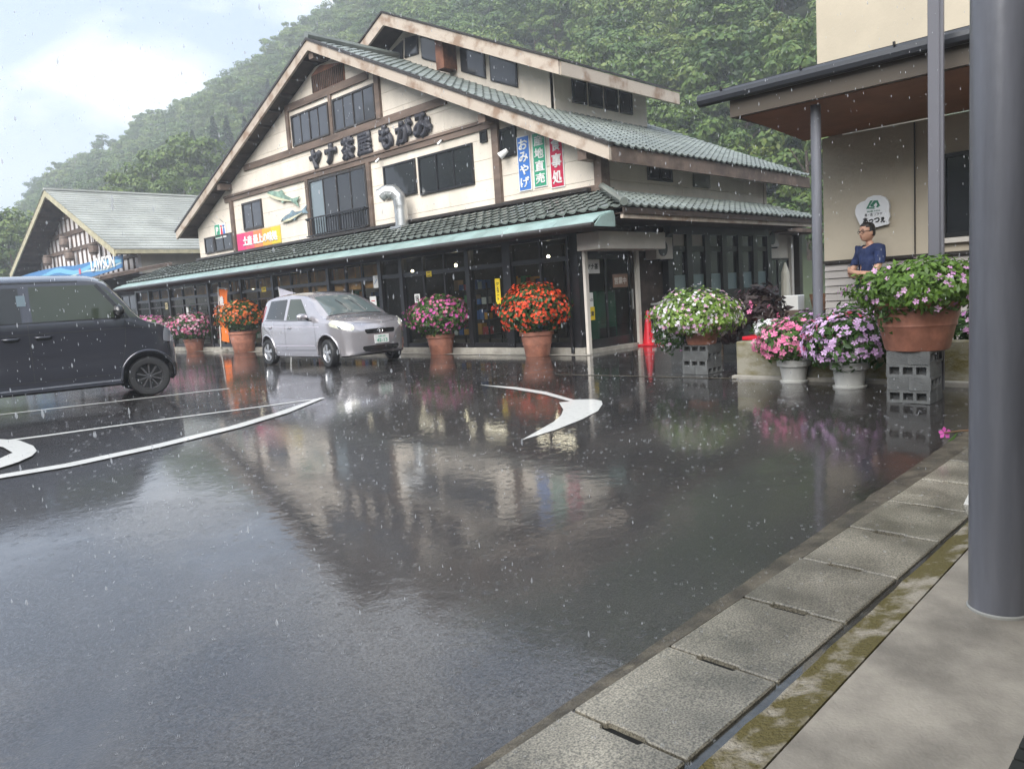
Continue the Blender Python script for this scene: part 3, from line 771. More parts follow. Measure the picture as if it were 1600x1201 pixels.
# windows -------------------------------------------------
def window(X, y0, y1, z0, z1, n, fm=darkbrown, gm=None, fr=.05, parent=bld, d=.05, mull=.035, face='X', inner=False):
    gm = gm or glass_up; a, b = min(y0, y1), max(y0, y1)
    def bx(M, p0, p1, u0, u1, w0, w1):
        if face == 'X': M.box(X + p0, X + p1, u0, u1, w0, w1)
        else: M.box(u0, u1, X + p0, X + p1, w0, w1)
        return M
    M = MB(); bx(M, -d, .01, a, b, z0, z0 + fr); bx(M, -d, .01, a, b, z1 - fr, z1); bx(M, -d, .01, a, a + fr, z0 + fr, z1 - fr); bx(M, -d, .01, b - fr, b, z0 + fr, z1 - fr)
    w = (b - a - 2 * fr) / n
    for i in range(1, n): bx(M, -d + .006, .01, a + fr + i * w - mull / 2, a + fr + i * w + mull / 2, z0 + fr, z1 - fr)
    f = M.build('window', fm, parent)
    for i in range(n):
        q = MB(); o_ = .012 if (i % 2) else .0
        bx(q, -d + .022 + o_, -d + .026 + o_, a + fr + i * w + (mull / 2 if i else 0), a + fr + (i + 1) * w - (mull / 2 if i < n - 1 else 0), z0 + fr, z1 - fr)
        q.build('pane', gm[i % len(gm)] if isinstance(gm, (list, tuple)) else gm, f)
    return f
window(XW, 18.87, 20.86, 6.02, 6.92, 4); window(XW, 16.68, 18.64, 6.02, 6.92, 4)
paleglass = glass_mat('pale_blue_window_glass', (0.16, 0.20, 0.22))
window(XW, 17.34, 20.2, 3.30, 4.93, 4, gm=[paleglass, glass, glass, glass][::-1], fr=.06)
window(XW, 15.24, 16.56, 3.90, 4.76, 1, fm=black, gm=glass); window(XW, 13.13, 15.11, 3.82, 4.76, 3, fm=black, gm=glass)
window(XW, 11.72, 12.22, 4.25, 4.88, 1, fm=black, gm=glass); window(XW, 12.62, 12.84, 4.70, 4.95, 1, fm=black, gm=glass, fr=.03)
window(XW, 23.12, 24.42, 3.90, 4.80, 2, gm=glass_up, fr=.06)
window(XW, 26.75, 27.47, 3.38, 3.95, 1, fm=darkbrown, gm=glass); window(XW, 25.32, 26.7, 3.38, 3.95, 2, fm=darkbrown, gm=glass)
# balcony rail in front of the tall window
M = MB()
for i in range(24):
    y = 17.35 + i * .124; M.box(XW - .20, XW - .18, y, y + .016, 3.30, 3.78)
M.box(XW - .21, XW - .17, 17.3, 20.3, 3.78, 3.82); M.box(XW - .21, XW - .17, 17.3, 20.3, 3.27, 3.31); M.box(XW - .19, XW, 17.3, 17.33, 3.76, 3.80); M.box(XW - .19, XW, 20.27, 20.3, 3.76, 3.80)
M.build('balcony_rail', black, bld)
# side wall windows
window(9.5, 14.40, 15.36, 3.48, 3.98, 2, fm=black, gm=glass, face='Y'); hood = MB().box(16.30, 17.02, 9.44, 9.5, 3.44, 3.80).build('vent_cover', mat('vent_mesh_grey', (.20, .2, .17), .6), bld)

# clerestory ------------------------------------------------
DX0, DX1, DWX, DY0, DY1, DAP, DAZ = 14.6, 19.95, 15.4, 12.85, 24.2, 18.5, 9.62
def dz(y): return DAZ - .452 * abs(DAP - y)
pts = [(DWX + .03, DY0 + .03, 5.4), (DWX + .03, DY1, 5.4), (DWX + .03, DY1, dz(DY1) - .3), (DWX + .03, DAP, DAZ - .3), (DWX + .03, DY0 + .03, dz(DY0) - .3)]
MB().prism(pts, (.15, 0, 0)).build('clerestory_wall', soffit, bld)
for (ya, yb) in ((DY0, 14.0), (14.0, 15.25), (15.25, 16.2), (16.2, 17.4), (17.4, 18.5), (18.5, 20.4), (20.4, 22.3), (22.3, DY1)):
    poly = [(ya + .003, 5.4), (yb - .003, 5.4), (yb - .003, 10), (ya + .003, 10)]
    poly = clip_poly(clip_poly(poly, -.452, 1, DAZ - .452 * DAP - .3), .452, 1, DAZ + .452 * DAP - .3)
    MB().prism([(DWX, a, b) for a, b in poly], (.03, 0, 0)).build('siding_panel', cream, bld)
MB().box(DWX + .0, 19.55, DY0 - .03, DY0 + .1, 5.4, dz(DY0) - .32).build('clerestory_side_wall', cream_side, bld)
def slope2(ya, yb, x0, x1, zo, th, m, name): return slope_prism(ya, yb, x0, x1, zo, th, m, name, zf=dz)
slope2(DAP, 12.03, DX0 + .05, DX1, -.03, .15, soffit, 'clerestory_roof'); slope2(24.9, DAP + .001, DX0 + .05, DX1, -.03, .15, soffit, 'clerestory_roof')
slope2(DAP, 11.97, DX0 - .02, DX0 + .05, -.01, .34, fascia, 'rake_board'); slope2(24.9, DAP + .002, DX0 - .02, DX0 + .05, -.01, .34, fascia, 'rake_board')
slope2(DAP, 11.93, DX0 - .06, DX1 + .02, .05, .05, darkbrown, 'roof_sheet'); slope2(24.95, DAP + .003, DX0 - .06, DX1 + .02, .05, .05, darkbrown, 'roof_sheet')
MB().box(DX0 + .05, DX1, 11.95, 12.02, dz(12) - .36, dz(12) - .05).build('eave_board', fascia, bld)
def wpoly(pts, name='window'):
    def inset(k):
        cx_, cz_ = sum(p[0] for p in pts) / len(pts), sum(p[1] for p in pts) / len(pts)
        return [(cx_ + (p[0] - cx_) * (1 - k / max(.3, abs(p[0] - cx_))), cz_ + (p[1] - cz_) * (1 - k / max(.2, abs(p[1] - cz_)))) for p in pts]
    f = MB().prism([(DWX - .04, y, z) for y, z in pts], (.05, 0, 0)).build(name, black, bld)
    MB().prism([(DWX - .046, y, z) for y, z in inset(.05)], (.004, 0, 0)).build('pane', glass_up, f)
wpoly([(19.3, 8.50), (18.67, 8.50), (18.62, 9.02), (19.3, 8.82)])
wpoly([(18.60, 8.50), (17.95, 8.46), (17.93, 8.98), (18.5, 9.06)]); wpoly([(17.8, 8.28), (16.82, 7.86), (16.82, 8.48), (17.8, 8.92)])
wpoly([(16.15, 7.52), (15.2, 7.10), (15.2, 7.75), (16.15, 8.18)]); wpoly([(15.02, 7.00), (14.04, 6.60), (14.04, 7.22), (15.02, 7.68)])
MB().box(DWX - .5, DWX + .02, 16.34, 16.66, 7.6, dz(16.5) - .3).build('rust_pilaster', rust, bld)
for i in range(4): window(DY0 - .03, 16.10 + i * .70, 16.68 + i * .70, 6.05, 6.66, 1, fm=black, gm=glass, face='Y', fr=.06)

# lower roof over the shop front -----------------------------
LX, LZ, WZ, LY, LYL = 11.0, 2.60, 3.20, 7.75, 30.8
sl = (WZ - LZ) / (XW - LX)
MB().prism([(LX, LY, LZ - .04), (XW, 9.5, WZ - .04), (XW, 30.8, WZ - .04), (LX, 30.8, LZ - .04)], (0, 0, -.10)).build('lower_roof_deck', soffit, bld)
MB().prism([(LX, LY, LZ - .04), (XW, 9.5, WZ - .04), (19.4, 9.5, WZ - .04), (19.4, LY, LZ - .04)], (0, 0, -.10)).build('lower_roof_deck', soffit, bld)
nU = int(math.hypot(XW - LX, WZ - LZ) / TL)
tiles('lower_roof_tiles', (LX - .02, 30.8, LZ), (0, -1, 0), (1, 0, sl), int((30.8 - LY) / TW), nU, lambda i, r: 30.8 - i * TW < 14.2, bld, keep=lambda p: p.y - LY > (p.x - LX) * 1.02 + .1)
tiles('lower_roof_tiles', (LX, LY - .02, LZ), (1, 0, 0), (0, 1, .6 / 1.75), int(8.4 / TW), nU, lambda i, r: r < 1, bld, keep=lambda p: p.x - LX > (p.y - LY) * .97 - .05)
MB().tube([(LX - .03, LY - .03, LZ + .05), (XW, 9.48, WZ + .06)], .075, 8).build('hip_cap', tile, bld)
MB().box(XW - .2, XW - .003, 9.7, 28, WZ - .02, WZ + .05).build('wall_flashing', darkbrown, bld)
MB().box(LX + .02, 19.4, LY + .04, LY + .10, LZ - .22, LZ - .03).build('eave_board', fascia, bld)
MB().box(LX, LX + .05, LY + .04, 30.8, LZ - .12, LZ - .04).build('eave_board', timber, bld)
MB().box(LX + .1, 19.4, LY + .14, 9.0, LZ - .18, LZ - .15).build('side_soffit', soffit, bld)
# teal sheet-metal lean-to edge, panel by panel
y = 7.98; k = 0
while y < 30.6:
    y2 = min(y + .91, 30.7)
    pts = [(LX + .02, LZ - .09), (10.62, LZ - .19), (10.44, LZ - .27), (10.40, LZ - .34), (10.385, LZ - .34), (10.42, LZ - .26), (10.60, LZ - .165), (LX + .02, LZ - .065)]
    MB().prism([(x, y + .004, z) for x, z in pts], (0, y2 - y - .008, 0)).build('eave_sheet', teal, bld); y = y2
for z_, x_ in ((LZ - .115, 10.93), (LZ - .15, 10.76)): MB().box(x_, x_ + .012, 7.98, 30.7, z_ + .02, z_ + .045).build('sheet_seam', teal, bld)
MB().tube([(10.36, 7.95, LZ - .33), (10.36, 30.7, LZ - .30)], .045, 8).build('gutter', darkbrown, bld)
MB().prism([(LX + .02, 7.985, LZ - .08), (10.62, 7.985, LZ - .18), (10.40, 7.985, LZ - .35), (LX + .02, 7.985, LZ - .35)], (0, -.02, 0)).build('eave_end_plate', teal, bld)

# shop front: posts, rails, panes -----------------------------
FT = 2.28
MB().box(XF - .08, XF + .12, 8.86, 30.6, -.02, .12).build('sill_kerb', concrete, bld)
MB().box(XF - .04, XF + .10, 8.9, 30.6, FT - .10, FT + .16).build('head_beam', black, bld)
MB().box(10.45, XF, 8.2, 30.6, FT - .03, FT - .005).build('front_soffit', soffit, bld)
postY = [9.04, 10.79, 11.96, 14.23, 15.05, 17.3, 20.18, 22.1, 24.36, 27.43, 29.25, 30.5]
wide = {9.04: .20, 10.79: .22, 15.05: .13}
for y in postY:
    w = wide.get(y, .12); MB().box(XF - .06, XF + .10, y - w / 2, y + w / 2, .12, FT - .1).build('front_post', black, bld)
for a, b in zip(postY, postY[1:]):
    a2, b2 = a + wide.get(a, .12) / 2, b - wide.get(b, .12) / 2; n = max(1, round((b2 - a2) / .85)); w = (b2 - a2) / n
    tz = 1.80
    MB().box(XF - .03, XF + .06, a2, b2, tz - .04, tz + .05).build('transom_rail', black, bld)
    if a > 15.1: MB().box(XF - .02, XF + .05, a2, b2, 1.52, 1.57).build('transom_rail', darkbrown, bld)
    MB().box(XF - .03, XF + .06, a2, b2, .12, .22).build('bottom_rail', black, bld)
    for i in range(n):
        ya, yb = a2 + i * w, a2 + (i + 1) * w
        if i: MB().box(XF - .025, XF + .05, ya - .025, ya + .025, .22, tz - .04).build('mullion', black, bld); MB().box(XF - .025, XF + .05, ya - .02, ya + .02, tz + .05, FT - .1).build('mullion', black, bld)
        for z0_, z1_ in ((.22, tz - .04), (tz + .05, FT - .10)):
            MB().box(XF + .0, XF + .006, ya + .026, yb - .026, z0_, z1_).build('shop_pane', shopglass if z0_ < 1 else clearglass, bld)
MB().box(11.06, 11.11, 9.10, 9.15, .02, 2.2).build('down_pipe', black, bld)
# what can be seen through the shop windows
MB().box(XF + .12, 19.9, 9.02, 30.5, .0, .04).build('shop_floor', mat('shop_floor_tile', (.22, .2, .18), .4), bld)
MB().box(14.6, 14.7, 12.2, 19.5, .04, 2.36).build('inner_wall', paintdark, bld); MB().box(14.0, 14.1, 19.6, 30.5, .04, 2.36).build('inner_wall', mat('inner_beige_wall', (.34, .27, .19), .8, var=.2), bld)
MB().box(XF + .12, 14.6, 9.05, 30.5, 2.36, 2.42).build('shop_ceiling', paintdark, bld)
for i in range(16):
    y = 15.35 + i * .95
    if y < 30: MB().box(XF + .12, XF + .15, y, y + .74, 1.87, 2.14).build('pine_screen', pinewood, bld)
for i in range(5):
    y = 15.4 + i * .72; MB().box(XF + .12, XF + .15, y, y + .52, 1.58, 1.75).build('pine_screen', pinewood, bld)
for i in range(9):
    MB().box(12.2, 12.26, 10.0 + i * 2.2, 11.2 + i * 2.2, 2.30, 2.34).build('added_ceiling_strip', mat('added_glow_strip', (1, 1, 1), .5, emit=(1, .86, .66), estr=4), bld)  # glowing strips added to brighten the shop interior
for i, y in enumerate((10.2, 11.35, 13.1, 13.9, 16.2, 18.6, 21.4, 23.4, 26)):
    MB().lathe([(.0, -.035), (.03, -.02), (.038, .02), (.012, .05)], (12.6 + (i % 3) * .5, y, 1.98), 10).build('ceiling_bulb', lamp, bld)
# ------------------------------------------------------------ goods behind the shop windows
goodcol = [mat('carton_brown', (.42, .28, .16), .7), mat('packet_red', (.5, .06, .05), .5), mat('packet_white', (.62, .62, .6), .5), mat('packet_green', (.08, .25, .10), .5), mat('packet_amber', (.62, .32, .05), .5), mat('packet_blue', (.07, .14, .35), .5)]
rg = random.Random(12)
for k, (y, lab) in enumerate(((11.4, 'dark shelf rack with goods seen through the glass right of the round red flower tub'), (13.1, 'dark shelf rack with goods behind the glass above the magenta flower tub'), (17.4, 'dark shelf rack with goods behind the glass above the silver car'),
                              (19.6, 'dark shelf rack with goods behind the glass left of the silver car roof'), (23.2, 'dark shelf rack with goods behind the glass above the pot of orange flowers'), (25.9, 'dark shelf rack with goods behind the glass left of the orange flag'), (28.3, 'dark shelf rack with goods behind the glass near the far end of the shop front'))):
    t = thing('shelf_rack', lab, 'shelf', (12.4, y, .04), 0, 'racks of goods inside the shop')
    M = MB()
    for dy in (-.62, .62):
        for dx in (-.2, .2): M.box(12.4 + dx - .015, 12.4 + dx + .015, y + dy - .015, y + dy + .015, .04, 1.5)
    M.build('frame', darkbrown, t)
    for z in (.3, .65, 1.0, 1.35):
        MB().box(12.19, 12.61, y - .63, y + .63, z, z + .02).build('shelf', darkbrown, t)
        yy = y - .56
        while yy < y + .5:
            w = rg.uniform(.08, .2); h = rg.uniform(.1, .26); MB().box(12.22, 12.4, yy, yy + w, z + .021, z + .02 + h).build('packet', rg.choice(goodcol), t); yy += w + rg.uniform(.01, .05)
# sheets stuck to the glass: (y, z, w, h, colour, label, text)
for px, py, w, h, m, lab, txt, tc in ((652, 466, .19, .20, paper, 'white notice with a black emblem on the glass above the magenta flowers', '▣', ink), (670, 428, .18, .12, yellow, 'small yellow notice high on the glass left of the dark post', '二', ink), (778, 455, .14, .52, yellow, 'tall narrow yellow banner hung on the glass left of the round red flowers', 'ジェラート', ink),
                                     (587, 440, .20, .30, paper, 'poster with blue and yellow stripe on the glass above the silver car bonnet', '／', blue), (412, 452, .26, .14, yellow, 'yellow notice on the glass left of the small white flag', '一', ink), (293, 487, .17, .30, paper, 'pale blank poster on the glass left of the orange flag', '', ink), (215, 488, .14, .26, orange, 'orange poster on the glass near the far end of the shop', '', ink), (583, 470, .26, .22, paper, 'white notice with a red line, on the glass right of the silver car roof', '—', red),
                                     (260, 478, .20, .24, mat('cream_sheet', (.7, .6, .35), .6), 'cream poster on the glass between two far posts', '〇', ink)):
    p = at(px, py, 'X', XF - .034)
    t = thing('window_notice', lab, 'notice', (p.x, p.y, p.z), 0, 'notices on the shop glass')
    MB().box(p.x, p.x + .004, p.y - w / 2, p.y + w / 2, p.z - h / 2, p.z + h / 2).build('sheet', m, t)
    if txt: text_obj('print', '\n'.join(txt) if len(txt) > 1 else txt, .1, tc, t, (p.x - .002, p.y, p.z), NY, UP, bold=.004, depth=.0005, height=h * .72 if len(txt) > 1 else None, width=None if len(txt) > 1 else w * .6)

# ------------------------------------------------------------ entrance on the side
ent = thing('entrance_porch', 'glazed corner entrance with pale posts and a blank beige box sign above the door', 'entrance', (12, 8.86, 0))
MB().box(11.17, 11.26, 8.80, 8.86, .0, 1.92).build('door_post', offwhite, ent); MB().box(12.82, 12.92, 8.80, 8.86, .0, 1.92).build('door_post', offwhite, ent)
MB().box(11.06, 13.22, 8.36, 8.88, 1.90, 2.22).build('box_sign', offwhite, ent, bevel=.008)
MB().box(11.26, 12.82, 8.82, 8.95, .0, .07).build('threshold', concrete, ent)
MB().box(11.26, 12.82, 8.93, 8.98, 1.84, 1.92).build('head_rail', black, ent)
for x0, x1, nm in ((11.27, 12.0, 'fixed_panel'), (11.98, 12.80, 'sliding_door')):
    dy = 0 if nm == 'fixed_panel' else .03; M = MB()
    M.box(x0, x0 + .06, 8.93 + dy, 8.96 + dy, .07, 1.84); M.box(x1 - .06, x1, 8.93 + dy, 8.96 + dy, .07, 1.84); M.box(x0 + .06, x1 - .06, 8.93 + dy, 8.96 + dy, .07, .24); M.box(x0 + .06, x1 - .06, 8.93 + dy, 8.96 + dy, 1.76, 1.84)
    f = M.build(nm, black, ent); MB().box(x0 + .06, x1 - .06, 8.944 + dy, 8.948 + dy, .24, 1.76).build('pane', shopglass, f)
    if nm == 'sliding_door': MB().box(x1 - .055, x1 - .03, 8.87, 8.90, .75, 1.15).build('handle', silver, f); MB().box(x1 - .05, x1 - .035, 8.90, 8.96, .80, .82).build('handle_stud', silver, f); MB().box(x1 - .05, x1 - .035, 8.90, 8.96, 1.08, 1.10).build('handle_stud', silver, f)
XR_ = Vector((1, 0, 0))
for cx_, cz_, w, h, m, txt, tc, lab in ((11.55, 1.62, .44, .26, paper, 'ヤナ茶', ink, 'white paper with black characters at the top of the entrance glass'), (11.41, 1.00, .22, .27, paper, '出入口', ink, 'white paper marked as way in beside the entrance post'), (11.43, .74, .24, .25, yellow, '注意', ink, 'square yellow notice below the white paper at the entrance'), (12.42, 1.33, .5, .26, mat('brown_plaque', (.23, .14, .1), .5), '営業中', mat('pale_print', (.6, .55, .5), .5), 'brown plaque on the sliding door glass')):
    t = thing('door_notice', lab, 'notice', (cx_, 8.92, cz_), 0, 'notices on the entrance glass')
    MB().box(cx_ - w / 2, cx_ + w / 2, 8.922, 8.926, cz_ - h / 2, cz_ + h / 2).build('sheet', m, t)
    text_obj('print', txt, .1, tc, t, (cx_, 8.920, cz_), XR_, UP, bold=.003, depth=.0005, width=w * .8)
t = thing('wet_floor_stand', 'yellow folding wet floor stand leaning inside the entrance glass', 'floor sign', (11.47, 9.08, .05))
MB().prism([(11.28, 9.03, .05), (11.62, 9.03, .05), (11.56, 9.10, .60), (11.34, 9.10, .60)], (0, .02, 0)).build('front_board', yellow, t); MB().prism([(11.30, 9.30, .05), (11.60, 9.30, .05), (11.56, 9.13, .60), (11.34, 9.13, .60)], (0, .02, 0)).build('back_board', yellow, t)
text_obj('print', '足元\n注意', .1, ink, t, (11.45, 9.05, .30), XR_, UP, bold=.003, depth=.0005, height=.2)
t = thing('vending_cabinet', 'dark green glazed cabinet standing just inside the entrance', 'cabinet', (12.35, 9.5, .04))
MB().box(12.05, 12.68, 9.25, 9.7, .04, 1.15).build('cabinet_body', mat('bottle_green', (.03, .12, .07), .4), t); MB().box(12.1, 12.63, 9.235, 9.25, .5, 1.1).build('cabinet_window', glass_mat('green_glass', (.04, .14, .09)), t); MB().box(12.1, 12.63, 9.238, 9.25, .12, .42).build('cabinet_grille', black, t)
MB().box(12.98, 14.1, 8.98, 9.06, 0, 2.4).build('dark_side_panel', soffit, bld)
# glazed side bay
MB().box(14.1, 18.75, 8.80, 8.95, 0, 1.0).build('bay_base', black, bld)
MB().box(14.1, 18.75, 8.80, 8.95, 2.25, 2.44).build('bay_head', black, bld); MB().box(14.1, 18.75, 9.4, 9.5, 1, 2.3).build('bay_backing', paintdark, bld)
xs = [14.1 + i * (4.65 / 6) for i in range(7)]
for x in xs: MB().box(x - .11, x + .11, 8.80, 8.95, 1.0, 2.25).build('bay_post', black, bld)
for i, (a, b) in enumerate(zip(xs, xs[1:])):
    MB().box(a + .11, b - .11, 8.83, 8.92, 1.88, 2.0).build('bay_rail', black, bld)
    MB().box(a + .11, b - .11, 8.87, 8.876, 2.0, 2.25).build('bay_pane', offwhite if i < 2 else glass, bld)
    MB().box(a + .11, b - .11, 8.87, 8.876, 1.38, 1.88).build('bay_pane', glass, bld); MB().box(a + .11, b - .11, 8.868, 8.878, 1.0, 1.38).build('frosted_pane', frost, bld)
MB().box(18.75, 21.6, 9.3, 9.4, 0, 2.5).build('end_wall', cream_side, bld)
window(9.3, 18.95, 20.9, .55, 1.72, 3, fm=darkbrown, gm=glass, face='Y')
MB().box(20.95, 21.1, 9.2, 9.3, 0, 2.3).build('end_post', offwhite, bld); MB().box(21.25, 21.45, 9.1, 9.3, 0, 2.35).build('end_post', darkbrown, bld)
MB().box(19.4, 21.7, 8.6, 9.5, 2.36, 2.46).build('end_canopy', timber, bld)

def aircon(x, y, z, lab, w=.62, h=.45):
    t = thing('outdoor_aircon_unit', lab, 'air conditioner', (x, y, z), 0, 'air conditioner units on the side wall')
    MB().box(x - w / 2, x + w / 2, y - .14, y + .14, z, z + h).build('casing', offwhite, t, bevel=.01)
    MB().lathe([(.17, 0), (.17, .012), (.0, .014)], (x - .08, y - .155, z + h / 2), 20, 'Y').build('fan_grille', black, t)
    for dx in (-.2, .2): MB().box(x + dx - .02, x + dx + .02, y - .14, y + .2, z - .03, z).build('bracket', darkbrown, t)
aircon(13.72, 8.84, 1.72, 'beige air conditioner unit on the dark wall right of the entrance box sign'); aircon(19.45, 9.15, 2.0, 'brown shadowed air conditioner unit under the far end of the side eave')
t = thing('chest_freezer', 'grey chest freezer with papers on its lid in the dark recess by the entrance', 'freezer', (13.6, 8.6, 0))
MB().box(13.45, 14.0, 8.5, 8.9, .0, .78).build('freezer_body', mat('dull_grey_enamel', (.16, .165, .16), .4), t, bevel=.015); MB().box(13.43, 14.02, 8.48, 8.92, .785, .83).build('lid', mat('pale_grey_lid', (.4, .41, .4), .35), t, bevel=.01)
t = thing('paper_bundle', 'untidy white papers lying on the grey chest freezer', 'papers', (13.5, 8.5, .83))
for i in range(5): MB().obox((13.62 + .05 * i, 8.66, .84 + .012 * i), (.17, .03 * i, 0), (-.02 * i, .11, 0), (0, 0, .004)).build('paper_sheet', paper, t)
t = thing('traffic_cone', 'bright red traffic cone with a white mark standing right of the entrance', 'cone', (12.99, 8.70, 0))
MB().lathe([(.17, .012), (.165, .03), (.12, .035), (.035, .68), (.03, .70), (.022, .70)], (12.99, 8.70, 0), 20).build('cone_body', red, t, smooth='auto'); MB().box(12.77, 13.21, 8.48, 8.92, 0, .03).build('base', red, t, bevel=.006)
t2 = MB().box(12.92, 13.06, 8.572, 8.582, .06, .11).build('white_mark', paper, t)

# ------------------------------------------------------------ signs on the gable
t = thing('roof_name_lettering', 'row of seven chunky charcoal brush characters fixed along the gable wall', 'sign lettering', (XW, 17.5, 5.5))
for ch, px, py, hh, ww in (('ヤ', 493, 249, .60, .62), ('ナ', 517, 240.5, .58, .56), ('茶', 543.5, 232.5, .64, .64), ('屋', 569, 226, .64, .66), ('も', 603, 215, .66, .58), ('が', 631, 206, .66, .70), ('み', 660, 196, .66, .72)):
    p = at(px, py, 'X', XW - .06)
    text_obj('letter', ch, .6, signblack, t, p, NY, UP, bold=.05, depth=.02, height=hh, width=ww)
for q, (cols_, txt, lab) in enumerate(((blue, 'おみやげ', 'blue vertical banner with four white characters, leftmost of three on the gable wall'), (greenp, '産地直売', 'green vertical banner with four white characters, middle of three on the gable wall'), (crimson, '食事処', 'crimson vertical banner with three white characters, rightmost of three on the gable wall'))):
    y0 = (11.53, 11.08, 10.60)[q]; zt = (4.62, 4.62, 4.50)[q]; zb = (3.44, 3.46, 3.38)[q]
    t = thing('vertical_banner', lab, 'banner', (XW - .05, y0, (zt + zb) / 2), 0, 'vertical banners on the gable wall')
    MB().box(XW - .02, XW - .005, y0 - .19, y0 + .19, zb, zt).build('backing', paper, t); MB().box(XW - .026, XW - .02, y0 - .165, y0 + .165, zb + .025, zt - .025).build('cloth', cols_, t)
    n = len(txt); H_ = (zt - zb - .1)
    for i, c in enumerate(txt): text_obj('character', c, .3, white, t, (XW - .028, y0, zt - .05 - H_ * (i + .5) / n), NY, UP, bold=.010, depth=.002, height=H_ / n * .86, width=.27)
# pink and yellow cloth sign
t = thing('cloth_shop_sign', 'pink cloth sign fading to yellow with white characters below the small gable window', 'banner', (XW, 23.5, 3.5))
y0, y1 = 22.1, 25.02
grad = [(.60, .05, .17), (.64, .10, .16), (.68, .22, .10), (.70, .38, .06), (.66, .5, .05)]
for i, c in enumerate(grad):
    a = y1 - (y1 - y0) * i / 5; b = y1 - (y1 - y0) * (i + 1) / 5
    MB().box(XW - .02, XW - .008, b + .002, a - .002, 3.28 + .006 * i, 3.84).build('cloth_panel', mat('cloth_tone_' + 'abcde'[i], c, .7), t)
text_obj('print', '土産 最上の味処', .3, white, t, (XW - .023, 23.45, 3.55), NY, UP, bold=.014, depth=.002, width=2.3, height=.34)
# parking / toilet sign
p = at(344, 360, 'X', XW - .03)
t = thing('parking_toilet_sign', 'small white sign with a green P and toilet figures, far end of the gable', 'sign', (p.x, p.y, p.z))
MB().box(p.x, p.x + .02, p.y - .42, p.y + .42, p.z - .26, p.z + .24).build('board', paper, t); MB().box(p.x - .006, p.x, p.y + .03, p.y + .40, p.z - .23, p.z + .21).build('green_panel', greenp, t)
text_obj('print', 'P', .3, white, t, (p.x - .008, p.y + .21, p.z), NY, UP, bold=.012, depth=.001, height=.28)
for dy, m in ((-.12, red), (-.29, blue)):
    M = MB().lathe([(0, -.05), (.045, 0), (0, .05)], (p.x - .01, p.y + dy, p.z + .13), 8); M.prism([(p.x - .012, p.y + dy - .07, p.z - .16), (p.x - .012, p.y + dy + .07, p.z - .16), (p.x - .012, p.y + dy + .04, p.z + .07), (p.x - .012, p.y + dy - .04, p.z + .07)], (.012, 0, 0)); M.build('figure', m, t)
for dy in (-.3, .3): MB().tube([(p.x, p.y + dy, p.z + .24), (p.x - .12, p.y + dy, p.z + .36), (p.x - .16, p.y + dy, p.z + .33)], .012, 6).build('lamp_arm', silver, t)
# two painted fish boards
def fish(px0, py0, px1, py1, lab, m1, m2, flip):
    a, b = at(px0, py0, 'X', XW - .05), at(px1, py1, 'X', XW - .05)      # nose, tail
    d = b - a; L_ = d.length; u = d.normalized(); w = Vector((0, -u.z, u.y)); w = w if w.z > 0 else -w
    t = thing('fish_board', lab, 'fish sign', (a + b) / 2, 0, 'painted fish boards on the gable wall')
    pr = [(0, 0), (.06, .035), (.18, .062), (.34, .074), (.5, .062), (.68, .037), (.80, .022)]
    up_ = [a + u * (x * L_) + w * (h * L_) for x, h in pr]; lo_ = [a + u * (x * L_) - w * (h * .82 * L_) for x, h in pr[1:]]
    MB().prism(up_ + lo_[::-1], (-.03, 0, 0)).build('body', m1, t)
    bl = [a + u * (x * L_) - w * (h * .80 * L_) - Vector((.034, 0, 0)) for x, h in pr]; ml = [a + u * (x * L_) - w * (.012 * L_) - Vector((.034, 0, 0)) for x, h in pr]
    MB().prism(ml + bl[::-1], (-.004, 0, 0)).build('belly', m2, t)
    tl = [a + u * (.78 * L_) + w * .022 * L_, a + u * L_ + w * .09 * L_, a + u * (.93 * L_), a + u * (1.0 * L_) - w * .07 * L_, a + u * (.78 * L_) - w * .018 * L_]
    MB().prism(tl, (-.028, 0, 0)).build('tail', m1, t)
    MB().prism([a + u * .34 * L_ + w * .07 * L_, a + u * .46 * L_ + w * .115 * L_, a + u * .54 * L_ + w * .055 * L_], (-.028, 0, 0)).build('fin', m1, t)
    MB().prism([a + u * .45 * L_ - w * .05 * L_, a + u * .50 * L_ - w * .09 * L_, a + u * .57 * L_ - w * .045 * L_], (-.028, 0, 0)).build('fin', m1, t)
    MB().lathe([(.014, 0), (.014, -.006)], a + u * .08 * L_ + w * .02 * L_ - Vector((.035, 0, 0)), 8, 'X').build('eye', ink, t)
fish(418, 302, 468, 316, 'upper painted fish board, pale green with a cream belly', mat('fish_green', (.24, .36, .29), .5, var=.4, vscale=6), mat('fish_cream', (.6, .58, .42), .5), 0)
fish(440, 346, 482, 327, 'lower painted fish board, blue grey with a cream belly', mat('fish_blue', (.2, .28, .33), .5, var=.4, vscale=6), MATS['fish_cream'], 1)
